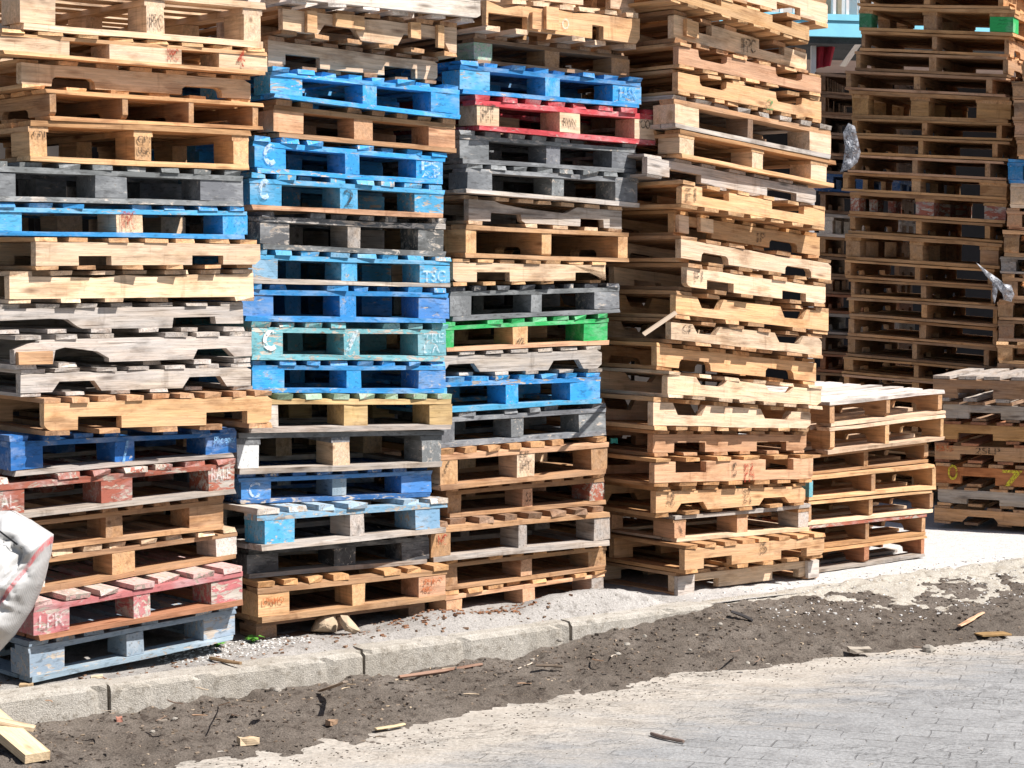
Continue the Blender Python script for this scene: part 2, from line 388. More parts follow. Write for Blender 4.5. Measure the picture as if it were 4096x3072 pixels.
def make_pallet(kind, P0, th, off, W, D, zb, zt, spec, o, label, group, marks, x_shift):
    """one pallet. (zb, zt): heights of its lower and upper side at both ends of its front; spec: spans of its blocks, notches or stringers"""
    e = Vector((math.cos(th), math.sin(th), 0)); n = Vector((math.sin(th), -math.cos(th), 0))
    yaw = th
    org = Vector((P0[0], P0[1], 0)) + n * off[0] + e * x_shift
    dy = math.atan2(off[1] - off[0], W)
    yaw = th - dy
    zc = (zb[0] + zb[1]) / 2
    ce, se = math.cos(yaw), math.sin(yaw)
    centre = org + Vector((ce, se, 0)) * (W / 2) + Vector((-se, ce, 0)) * (D / 2)
    root = empty({'b': 'block_pallet', 'n': 'stringer_pallet', 'e': 'stringer_pallet'}[kind], (centre.x, centre.y, zc), yaw)
    tag(root, label, 'pallet', group)
    HN = .144 if kind == 'b' else .127
    g = .0016
    def warp(v):
        u = min(1.05, max(-.05, v.x / W))
        b = zb[0] + (zb[1] - zb[0]) * u + g; t = zt[0] + (zt[1] - zt[0]) * u - g
        return Vector((v.x - W / 2, v.y - D / 2, b + v.z / HN * (t - b) - zc))
    ck, sk, bk = o.get('c', 'tan'), o.get('s', o.get('c', 'tan')), o.get('b')
    parts = {}
    def put(mb, name, key, f=1.0):
        m, c = col(key, f)
        return mb.build(name, m, root, c, warp)
    par = o.get('par', False)
    if kind == 'b':
        tz = .020; ty = .020; bz = .020
        zs = HN - tz
        blocks = list(spec)
        if not par:
            mb = MB(); nsl = o.get('ns', 8)
            ws = W / (nsl + (nsl - 1) * .62)
            for i in range(nsl):
                if i in o.get('miss', ()) or (0 < i < nsl - 1 and rnd.random() < .05): continue
                x = i * ws * 1.62
                mb.beam(x + rnd.uniform(-.006, .006), x + ws * rnd.uniform(.82, 1.12), rnd.uniform(-.006, .012) + (rnd.uniform(.01, .05) if rnd.random() < .15 else 0), D, zs, HN, 'y', rag=.009)
            put(mb, 'top_deck', ck)
            for j, y in enumerate((0.004, D / 2 - .05, D - .10)):
                mb = MB(); mb.beam(0.0, W, y, y + .10, zs - ty, zs - .0005, 'x', bow=.0012, rag=.005); put(mb, 'stringer_board', o.get('sb', sk))
        else:
            mb = MB(); nsl = 7; lw = o.get('lw', .5); ws = D / (nsl + (nsl - 1) * lw)
            for i in range(nsl):
                y = i * ws * (1 + lw)
                mb.beam(rnd.uniform(-.008, .008), W + rnd.uniform(-.008, .008), y, y + ws, zs, HN, 'x', bow=.0015, rag=.005)
            put(mb, 'top_deck', ck)
            for (a, b) in blocks:
                mb = MB(); mb.beam(a - .006, b + .006, .006, D, zs - ty, zs - .0005, 'y'); put(mb, 'stringer_board', o.get('sb', sk))
        bd = .145
        for r, y in enumerate((.006, D / 2 - bd / 2, D - bd)):
            for i, (a, b) in enumerate(blocks):
                mb = MB()
                tw = rnd.uniform(-.006, .006)
                mb.beam(a + tw * .5, b + tw * .5, y + rnd.uniform(-.003, .003), y + bd, bz, zs - ty, 'y' if (b - a) < .12 else 'x', jit=.0035, seg=2, tone=rnd.uniform(.85, 1.12))
                key = (bk[i] if isinstance(bk, (list, tuple)) else bk) or sk
                if r and isinstance(bk, (list, tuple)): key = bk[1]
                p = put(mb, 'block', key)
                if r == 0: parts[i] = p
        for j, y in enumerate((-.001, D / 2 - .05, D - .10)):
            mb = MB(); mb.beam(rnd.uniform(-.004, .02), W - rnd.uniform(-.004, .02), y, y + .10, 0, bz - .0005, 'x', bow=.001, rag=.006, tone=rnd.uniform(.9, 1.15)); put(mb, 'bottom_board', o.get('bb', sk))
        if W > .8:
            for a, b in ((0.0, .10), (W - .10, W)):
                mb = MB(); mb.beam(a + .004, b - .004, .104, D - .104, .002, bz - .003, 'y'); put(mb, 'bottom_board', o.get('bb', sk))
    elif kind == 'n':
        td = .018; hs = HN - 2 * td
        inv = o.get('inv', False)
        for j, y in enumerate((.006, D / 2 - .019, D - .044)):
            mb = MB()
            pts = notch_outline(W, hs, spec, inv, o.get('shape', 'r'), o.get('nh', .040), o.get('rag', .0012))
            if j == 0 and o.get('poly'): pts = [(x * W, z * hs) for x, z in o['poly']]
            mb.profile([(x, z + td) for x, z in pts], y, y + .038)
            p = put(mb, 'stringer', o.get('st', sk))
            if j == 0: parts[0] = p
            if j == 0 and o.get('fix'):              # nailed-on repair pieces
                for (a, b, z0, z1) in o['fix']:
                    mb = MB(); mb.beam(a * W, b * W, y - .024, y - .001, td + z0 * hs, td + z1 * hs, 'x', jit=.003, tone=1.1); put(mb, 'repair_cleat', o.get('fixc', 'pine'))
        for nm, z0, ns, lw in (('top_deck', HN - td, o.get('nt', 7), .62), ('bottom_deck', 0, o.get('nb', 6), 1.15)):
            mb = MB()
            if inv and nm == 'top_deck': ns, lw = o.get('nb', 6), 1.1
            elif inv: ns, lw = o.get('nt', 7), .62
            ws = W / (ns + (ns - 1) * lw)
            miss = o.get('miss', ()) if nm == 'top_deck' else o.get('missb', ())
            for i in range(ns):
                if i in miss or (0 < i < ns - 1 and rnd.random() < .06): continue
                x = i * ws * (1 + lw) + rnd.uniform(-.012, .012) * (0 < i < ns - 1)
                wd = ws * rnd.uniform(.85, 1.1)
                if i in (0, ns - 1): x = max(0.0, min(x, W - wd))
                mb.beam(x, x + wd, rnd.uniform(-.003, .010) + (rnd.uniform(.01, .05) if rnd.random() < .15 else 0), D, z0 + .0006, z0 + td - .0006, 'y', rag=.005)
            put(mb, nm, ck)
    else:
        td = .018; hs = HN - 2 * td
        for i, (a, b) in enumerate(spec):
            mb = MB()
            pts = notch_outline(D - .004, hs, [(D * .15, D * .34), (D * .66, D * .85)], False, o.get('shape', 'o'), .036)
            mb.profile([(x, z + td) for x, z in pts], a, b, 'y')
            parts[i] = put(mb, 'stringer', (bk[i] if isinstance(bk, (list, tuple)) else bk) or o.get('st', sk))
        for nm, z0, ns, lw in (('top_deck', HN - td, o.get('nt', 7), o.get('lw', .5)), ('bottom_deck', 0, 5, 1.2)):
            mb = MB(); ws = D / (ns + (ns - 1) * lw)
            for i in range(ns):
                y = i * ws * (1 + lw)
                mb.beam(rnd.uniform(-.012, .012), W + rnd.uniform(-.012, .012), y - .004 * (i == 0), y + ws, z0 + .0006, z0 + td - .0006, 'x', bow=.0015, rag=.005)
            put(mb, nm, ck if nm == 'top_deck' else o.get('bb', ck))
    # marks on the front: spans given along the front and in height fraction
    for (txt, a, b, z0, z1, cc) in marks:
        u = ((a + b) / 2) / W
        hb = zb[0] + (zb[1] - zb[0]) * u; ht = zt[0] + (zt[1] - zt[0]) * u
        par_ = None
        if kind == 'n': par_ = parts.get(0)
        else:
            for i, (x0, x1) in enumerate(spec):
                if x0 - .03 <= (a + b) / 2 <= x1 + .03: par_ = parts.get(i)
        add_mark(txt, root, par_, a - W / 2, b - W / 2, hb + z0 * (ht - hb) - zc, hb + z1 * (ht - hb) - zc, -D / 2 - .0012 + (.002 if kind == 'n' else 0), cc)
    return root

# ------------------------------------------------------------------ the stacks, read off the photo pallet by pallet
# row: kind, crop, left x, right x, top y at the left, top y at the right (crop pixels), spans, look, options
STACKS = []
def stack(name, x0, scale, ys, base, th, rows, bottom, where, group, D=1.02, floor=None):
    STACKS.append(dict(name=name, x0=x0, k=scale, ys=ys, base=base, th=R(th), rows=rows, bottom=bottom, where=where, group=group, D=D))
Z = 1 / 2.01091
ZF = 1 / 2.45778

def build_stack(S):
    rows = S['rows'][::-1]                          # from the ground up
    k, x0, P0, th = S['k'], S['x0'], S['base'], S['th']
    im, xl, xr, yl, yr = S['bottom']
    P = lambda im, x, y: (x0 + x * k, S['ys'][im] + y * k)
    a = on_plane(*P(im, xl, yl), P0, th); b = on_plane(*P(im, xr, yr), P0, th)
    lower = (a[0], a[1], b[0], b[1])
    for i, row in enumerate(rows):
        kind, im, xl, xr, yl, yr, spec, look, o = row
        d = o.get('d', 0.0)
        dl, dr = (d if isinstance(d, tuple) else (d, d))
        jl, jr = rnd.uniform(-.012, .012), rnd.uniform(-.012, .012)
        dl += jl; dr += jr
        dm = (dl + dr) / 2
        sl, zl = on_plane(*P(im, xl, yl), P0, th, dl)
        sr, zr = on_plane(*P(im, xr, yr), P0, th, dr)
        W = sr - sl
        ev = lambda s: lower[1] + (lower[3] - lower[1]) * (s - lower[0]) / (lower[2] - lower[0])
        zb = [ev(sl), ev(sr)]
        zt = [zl, zr]
        for q in (0, 1):
            h = zt[q] - zb[q]
            if S.get('dbg') is not None: S['dbg'].append(h)
            zt[q] = zb[q] + min(.19, max(.095, h))
        def span(c):
            out = []
            for (p, q) in c:
                m = yl + (yr - yl) * ((p + q) / 2 - xl) / (xr - xl)
                s0 = on_plane(*P(im, p, m), P0, th, dm)[0] - sl; s1 = on_plane(*P(im, q, m), P0, th, dm)[0] - sl
                out.append((s0, s1))
            return out
        sp = span(spec)
        mk = []
        for (txt, p, q, z0, z1, cc) in o.get('m', ()):
            (s0, s1), = span([(p, q)]); mk.append((txt, s0, s1, z0, z1, cc))
        if o.get('fix'):
            o = dict(o); o['fix'] = [(span([(p, q)])[0][0] / W, span([(p, q)])[0][1] / W, z0, z1) for (p, q, z0, z1) in o['fix']]
        D = o.get('D', S['D'])
        if callable(S['where']): lab = S['where'](look, i, len(rows))
        else: lab = f"{look}, {ORD[i]} up in {S['where']}" if i else f"{look}, lowest in {S['where']}"
        make_pallet(kind, P0, th, (dl, dr), W, D, zb, zt, sp, o, lab, S['group'], mk, sl)
        if DBG: print('PAL', S['name'], i, kind, 'W %.2f' % W, 'h %.3f %.3f' % (zl - zb[0], zr - zb[1]), 'z %.2f %.2f' % (zt[0], zt[1]), len(lab.split()))
        lower = (sl, zt[0], sr, zt[1])
    return lower
G = lambda im, x0, k, ys, x, y: on_z(x0 + x * k, ys[im] + y * k, 0.0).xy
YA = [0, 800, 1500, 2247]; YC = [0, 700, 1400, 2000]; YE = [0, 600, 1200, 1700]
stack('A', 0, Z, YA, G(3, 0, Z, YA, 230, 960), 42, [
 ('b', 0, 165, 2140, -160, 0, [(165, 450), (1180, 1320), (1970, 2105)], 'pale pine pallet cut by the top edge', dict(c='cream', s='cream', b=('cream', 'cream', 'cream'), par=True, m=[('IPPC', 1195, 1305, .25, .55, 'k')])),
 ('b', 0, 5, 2150, 225, 390, [(5, 570), (890, 1465), (1765, 2150)], 'pine pallet with long stamped blocks', dict(c='pine', s='pine', b='cream', m=[('IPPC', 1340, 1430, .28, .72, 'r'), ('4', 1900, 1960, .25, .85, 'r')])),
 ('n', 0, 175, 2020, 460, 610, [(420, 770), (1465, 1790)], 'pale pine pallet with rounded fork notches', dict(c='pine', s='cream', shape='o', d=-.05, nh=.042)),
 ('e', 0, 385, 2105, 712, 827, [(390, 440), (980, 1025), (1520, 1560), (2040, 2085)], 'tan pallet showing four stringer ends', dict(c='honey', s='tan')),
 ('b', 0, 245, 2030, 962, 1045, [(245, 385), (1090, 1220), (1880, 1995)], 'honey pallet with CP1 USA stamped block', dict(c='honey', s='pine', b='pine', par=True, m=[('CP1', 1105, 1205, .56, .74, 'k'), ('USA', 1105, 1205, .30, .46, 'k'), ('CP1', 262, 360, .58, .74, 'k')])),
 ('b', 0, -110, 1960, 1285, 1372, [(-110, 130), (765, 1020), (1620, 1960)], 'grey painted pallet with splintered corner', dict(c='slate', s='slate', b=('slate', 'slate', 'slate'), d=.0)),
 ('b', 1, -60, 1990, 15, 52, [(-60, 185), (940, 1150), (1790, 1985)], 'blue pallet with bare wood middle block', dict(c='blue', s='blue', b=('cyan', 'cream', 'bright'), sb='cyan', m=[('IPPC', 975, 1090, .25, .8, 'r')])),
 ('n', 1, 290, 2100, 292, 318, [(640, 900), (1550, 1800)], 'clean pale pine pallet with square notches', dict(c='pine', s='cream', st='cream', d=.03, nh=.038)),
 ('n', 1, 80, 2045, 572, 552, [], 'cracked cream pallet with unnotched stringer', dict(c='cream', s='cream', rag=.004, d=.0)),
 ('n', 1, -30, 1960, 838, 815, [], 'weathered grey pallet with broken left notch', dict(c='silver', s='silver', d=-.03, poly=[(0, .42), (.2, .52), (.27, .47), (.31, .12), (.33, 0), (.693, 0), (.70, .47), (.875, .5), (.88, .16), (1, .14), (1, 1), (.6, .985), (.3, 1), (0, .97)])),
 ('n', 1, 120, 2030, 1085, 1055, [], 'weathered pallet with splintered stringer end', dict(c='silver', s='silver', fix=[(122, 400, 0.0, .52)], fixc='tan', poly=[(0, .02), (.15, 0), (.16, .56), (.2, .66), (.33, .46), (.375, .18), (.377, 0), (.735, 0), (.755, .45), (.885, .48), (.92, .08), (1, .06), (1, 1), (.5, 1), (.12, .98), (.05, .84), (0, .6)])),
 ('n', 1, 170, 2025, 1365, 1308, [(440, 800), (1495, 1815)], 'whitish weathered pallet with two sloped notches', dict(c='silver', s='silver', st='silver', shape='t', rag=.003, nh=.05)),
 ('n', 2, 360, 2190, 185, 122, [(630, 980), (1665, 1995)], 'warm tan pallet jutting out', dict(c='tan', s='ochre', st='pine', d=.06, nh=.042, nb=5, nt=9)),
 ('b', 2, 85, 1908, 490, 425, [(90, 350), (930, 1085), (1655, 1905)], 'deep blue pallet with light stripe', dict(c='deep', s='deep', b=('deep', 'deep', 'deep'), bb='grey', d=.0, m=[('/', 975, 1035, .08, .75, 'l'), ('Phoenix', 1720, 1890, .5, .75, 'l')])),
 ('b', 2, -75, 1888, 838, 668, [(-75, 200), (820, 1070), (1680, 1885)], 'brick red pallet with white lettering', dict(c='brick', s='brick', b=('brick', 'brick', 'brick'), bb='grey', d=.01, m=[('RAL', -50, 120, .28, .62, 'w'), ('RALE', 1695, 1850, .45, .78, 'w')])),
 ('b', 2, 120, 1800, 1150, 955, [(120, 250), (850, 985), (1530, 1800)], 'tan pallet in the shade above sack', dict(c='tan', s='tan', b='tan', d=-.03)),
 ('b', 2, 180, 1920, 1440, 1225, [(180, 360), (910, 1090), (1750, 1920)], 'pallet with whitewashed right corner block', dict(c='cream', s='tan', b=('white', 'pine', 'white'), d=-.05)),
 ('b', 3, 280, 1950, 320, 30, [(285, 570), (1075, 1210), (1705, 1950)], 'faded pink red pallet', dict(c='pinkw', s='pink', b=('pink', 'pink', 'pink'), bb='rust', d=.09, ns=7, m=[('LPR', 320, 520, .3, .62, 'w')])),
 ('b', 3, 230, 1900, 640, 335, [(230, 515), (1030, 1165), (1645, 1900)], 'faded grey blue pallet', dict(c='gblue', s='gblue', b=('gblue', 'gblue', 'gblue'), d=.05)),
], (3, 230, 1900, 955, 605), 'the leftmost stack', 'pallets of the leftmost stack', D=1.1)

stack('B', 900, Z, YA, G(3, 900, Z, YA, 270, 620), 36, [
 ('n', 0, 560, 2060, -190, -30, [], 'whitewashed pallet with unnotched side', dict(c='white', s='white', d=.10)),
 ('n', 0, 470, 1870, 30, 178, [(770, 1080), (1415, 1800)], 'patched pine pallet with nailed repair pieces', dict(c='tan', s='tan', st='cream', shape='t', rag=.004, nh=.046, d=.03, fix=[(640, 720, .0, 1.0), (870, 1105, .42, 1.0), (1480, 1560, .35, 1.0), (1700, 1750, .1, 1.0)], fixc='pine')),
 ('n', 0, 350, 1715, 280, 465, [(495, 770), (1285, 1535)], 'dull brown pallet with square notches', dict(c='brown', s='tan', st='cream', d=-.05, nh=.045)),
 ('b', 0, 375, 1890, 530, 685, [(375, 630), (1110, 1225), (1660, 1890)], 'vivid blue pallet below brown ones', dict(c='bright', s='bright', b=('bright', 'bright', 'bright'), d=.02)),
 ('b', 0, 400, 1855, 795, 962, [(400, 640), (1050, 1200), (1640, 1850)], 'bare brown pallet between blue ones', dict(c='tan', s='tan', b='peach')),
 ('b', 0, 235, 1775, 1085, 1228, [(235, 490), (970, 1090), (1555, 1770)], 'bright blue pallet with worn letter blocks', dict(c='bright', s='bright', b=('bright', 'bright', 'bright'), m=[('@C', 300, 400, .22, .80, 'W'), ('PS', 1585, 1735, .42, .70, 'W'), ('A.P', 1585, 1735, .2, .4, 'W')])),
 ('b', 0, 205, 1770, 1385, 1488, [(205, 460), (925, 1070), (1535, 1765)], 'cyan blue pallet with bare bottom board', dict(c='cyan', s='cyan', b=('cyan', 'cyan', 'cyan'), bb='peach', m=[('@C', 270, 350, .3, .85, 'W'), ('2', 955, 1035, .2, .7, 'k')])),
 ('b', 1, 280, 1775, 85, 150, [(280, 515), (990, 1095), (1570, 1775)], 'black grey pallet with chipped paint', dict(c='blackw', s='blackw', b=('blackw', 'grey', 'blackw'), d=-.02)),
 ('b', 1, 190, 1810, 392, 458, [(190, 425), (945, 1070), (1570, 1810)], 'faded blue pallet under the black one', dict(c='cyan', s='cyan', b=('pblue', 'cyan', 'cyan'), bb='grey', m=[('TSC', 1590, 1770, .18, .55, 'W')])),
 ('b', 1, 155, 1800, 672, 706, [(155, 405), (930, 1060), (1555, 1800)], 'royal blue pallet with matching blue boards', dict(c='blue', s='blue', b=('royal', 'blue', 'royal'), d=.01)),
 ('b', 1, 215, 1785, 975, 995, [(215, 465), (960, 1085), (1555, 1780)], 'turquoise pallet with white letter C', dict(c='turq', s='turq', b=('turq', 'turq', 'turq'), m=[('@C', 300, 410, .24, .78, 'c'), ('/', 965, 1075, .25, .8, 'W'), ('TRE', 1600, 1760, .5, .75, 'W'), ('L.A', 1600, 1730, .22, .45, 'W')])),
 ('b', 1, 222, 1778, 1288, 1298, [(225, 480), (975, 1095), (1560, 1775)], 'blue pallet with lavender right block', dict(c='blue', s='blue', b=('bright', 'bright', 'royal'))),
 ('b', 2, 190, 1830, 152, 150, [(190, 430), (965, 1155), (1650, 1830)], 'yellow wood pallet with green deck ends', dict(c='palegreen', s='yellow', sb='yellow', b=('white', 'yellow', 'yellow'), bb='grey', d=.04)),
 ('b', 2, 95, 1750, 465, 440, [(100, 275), (870, 1000), (1590, 1745)], 'grey pallet with white left block', dict(c='slate', s='slate', b=('wpaint', 'cream', 'slate'), d=.01, par=True, bb='grey')),
 ('b', 2, 110, 1670, 795, 735, [(130, 370), (870, 980), (1430, 1670)], 'navy blue pallet with chalky smears', dict(c='navy', s='royal', b=('royal', 'gblue', 'royal'), d=-.02, bb='navy', m=[('C', 190, 280, .2, .7, 'W')])),
 ('b', 2, 270, 1800, 1075, 985, [(270, 525), (1015, 1135), (1585, 1800)], 'light blue pallet twisted out of line', dict(c='pbluew', s='cyan', sb='pblue', b=('cyan', 'silver', 'pblue'), bb='grey', d=(.15, .02), ns=7)),
 ('b', 2, 190, 1640, 1375, 1262, [(190, 440), (880, 1050), (1420, 1640)], 'charcoal pallet in the shade', dict(c='charcoal', s='charcoal', b=('charcoal', 'charcoal', 'charcoal'), d=(-.05, -.03), bb='grey')),
 ('b', 3, 270, 1785, 165, 25, [(270, 520), (1030, 1130), (1560, 1780)], 'tan pallet with stamped corner blocks', dict(c='honey', s='tan', b=('pine', 'pine', 'peach'), d=.05, bb='tan', m=[('LPRMO', 1580, 1750, .5, .66, 'b'), ('4820', 1580, 1700, .3, .44, 'b'), ('LPRMO', 300, 470, .45, .6, 'b')])),
 ('b', 3, 250, 1612, 475, 300, [(250, 420), (900, 1000), (1485, 1610)], 'dark dusty pallet', dict(c='dark', s='dark', b='brown', d=-.02)),
], (3, 250, 1612, 660, 505), 'the mostly blue second stack', 'pallets of the second stack from left', D=1.15)

stack('C', 1700, Z, YC, ((1787 - CX) / F * 8.9, 8.9), 37, [
 ('n', 0, 380, 1690, -270, -140, [(600, 850), (1280, 1500)], 'pine pallet cut by the top edge', dict(c='cream', s='cream', d=-.03)),
 ('n', 0, 500, 1735, -40, 105, [(520, 830), (1350, 1440)], 'splintered pine pallet with a white tag', dict(c='cream', s='pine', st='pine', rag=.006, d=.05, nh=.048, fix=[(960, 1060, .1, 1.0), (850, 920, .05, .7)], m=[('O', 1105, 1160, .3, .6, 'w')])),
 ('b', 0, 400, 1640, 265, 418, [(400, 550), (975, 1090), (1500, 1640)], 'brown pallet with pale green left block', dict(c='brown', s='brown', b=('palegreen', 'tan', 'tan'), d=-.06)),
 ('b', 0, 290, 1740, 478, 628, [(290, 530), (975, 1090), (1515, 1740)], 'chipped bright blue pallet', dict(c='blue', s='blue', b=('cyan', 'bright', 'bright'), d=.02, m=[('TASK', 1550, 1700, .3, .65, 'l')])),
 ('b', 0, 412, 1865, 758, 885, [(415, 595), (1090, 1255), (1700, 1865)], 'red pallet with cream stamped blocks', dict(c='red', s='red', b=('cream', 'cream', 'cream'), d=.02, m=[('HT', 450, 560, .3, .75, 'k'), ('RWN', 1110, 1215, .32, .55, 'k'), ('CO', 1740, 1820, .45, .7, 'k')])),
 ('b', 0, 285, 1700, 1040, 1160, [(290, 520), (980, 1090), (1505, 1700)], 'light grey pallet under the red one', dict(c='slate', s='slate', b=('slate', 'slate', 'slate'), d=.0)),
 ('b', 0, 333, 1725, 1312, 1395, [(335, 535), (1030, 1125), (1545, 1725)], 'grey pallet with sharp square blocks', dict(c='slate', s='slate', b=('slate', 'slate', 'slate'), bb='silver', d=.02)),
 ('n', 1, 357, 1587, 155, 255, [(525, 760), (1245, 1435)], 'whitish pallet with a long split', dict(c='cream', s='silver', st='silver', d=-.03, nh=.042, poly=[(0, 0), (.136, 0), (.14, .42), (.33, .42), (.335, .1), (.36, 0), (.72, 0), (.722, .42), (.875, .42), (.88, 0), (1, 0), (1, 1), (.7, .98), (.62, .62), (.35, .74), (.2, .86), (.16, 1), (0, 1)])),
 ('e', 1, 322, 1638, 393, 465, [(325, 410), (940, 1015), (1555, 1630)], 'tan pallet showing three stringer ends', dict(c='tan', s='pine', bk=1)),
 ('n', 1, 232, 1457, 668, 698, [(430, 690), (1212, 1450)], 'clean cream pallet with square notches', dict(c='pine', s='cream', st='cream', d=.01, nh=.046)),
 ('b', 1, 208, 1565, 895, 868, [(210, 380), (860, 945), (1365, 1565)], 'slate grey pallet above the green one', dict(c='charcoal', s='slate', b=('slate', 'slate', 'slate'), sb='slate')),
 ('b', 1, 150, 1482, 1185, 1112, [(150, 238), (710, 830), (1290, 1480)], 'pallet with bright green right block', dict(c='green', s='tan', sb='green', b=('green', 'pine', 'green'), bb='peach', m=[('42', 735, 800, .15, .35, 'k')])),
 ('n', 2, 40, 1427, 20, -38, [(170, 432), (1010, 1265)], 'rough weathered grey pallet with sloped notches', dict(c='silver', s='silver', st='silver', shape='t', rag=.004, nh=.046)),
 ('b', 2, -10, 1420, 225, 180, [(-10, 180), (655, 755), (1180, 1420)], 'bright blue pallet with peeling corner', dict(c='bright', s='bright', sb='blue', b=('bright', 'bright', 'bright'), bb='cyan', d=.02)),
 ('b', 2, 85, 1460, 510, 425, [(85, 245), (700, 800), (1245, 1460)], 'charcoal pallet with grey deck ends', dict(c='slate', s='charcoal', b=('slate', 'slate', 'slate'), sb='slate', bb='slate')),
 ('b', 2, 125, 1480, 798, 692, [(130, 270), (750, 890), (1350, 1480)], 'tan pallet with white stamped middle block', dict(c='honey', s='pine', sb='peach', b=('pine', 'cream', 'tan'), bb='tan', d=.06, m=[('EP', 765, 835, .62, .8, 'k'), ('HT', 775, 850, .3, .55, 'k'), ('/', 145, 195, .4, .7, 'k')])),
 ('b', 2, 170, 1445, 1105, 985, [(190, 300), (795, 870), (1330, 1445)], 'dusty tan pallet with narrow blocks', dict(c='tan', s='tan', b=('tan', 'peach', 'brick'), bb='tan', d=-.02, m=[('53', 810, 850, .3, .6, 'k')])),
 ('b', 2, 60, 1492, 1385, 1215, [(60, 215), (760, 830), (1365, 1490)], 'grey brown pallet with red chalk letters', dict(c='brown', s='grey', sb='tan', b=('tan', 'grey', 'grey'), bb='grey', d=.04, m=[('NC', 105, 175, .42, .68, 'r')])),
 ('b', 3, 165, 1467, 480, 345, [(165, 260), (770, 860), (1325, 1465)], 'tan pallet with black smudge right', dict(c='honey', s='tan', b=('tan', 'peach', 'tan'), d=-.01)),
 ('b', 3, 175, 1455, 735, 560, [(175, 300), (790, 890), (1350, 1450)], 'tan pallet half buried in silt', dict(c='honey', s='peach', b=('peach', 'peach', 'grey'), d=.0)),
], (3, 175, 1455, 985, 765), 'the third stack from left', 'pallets of the third stack from left', D=1.1)

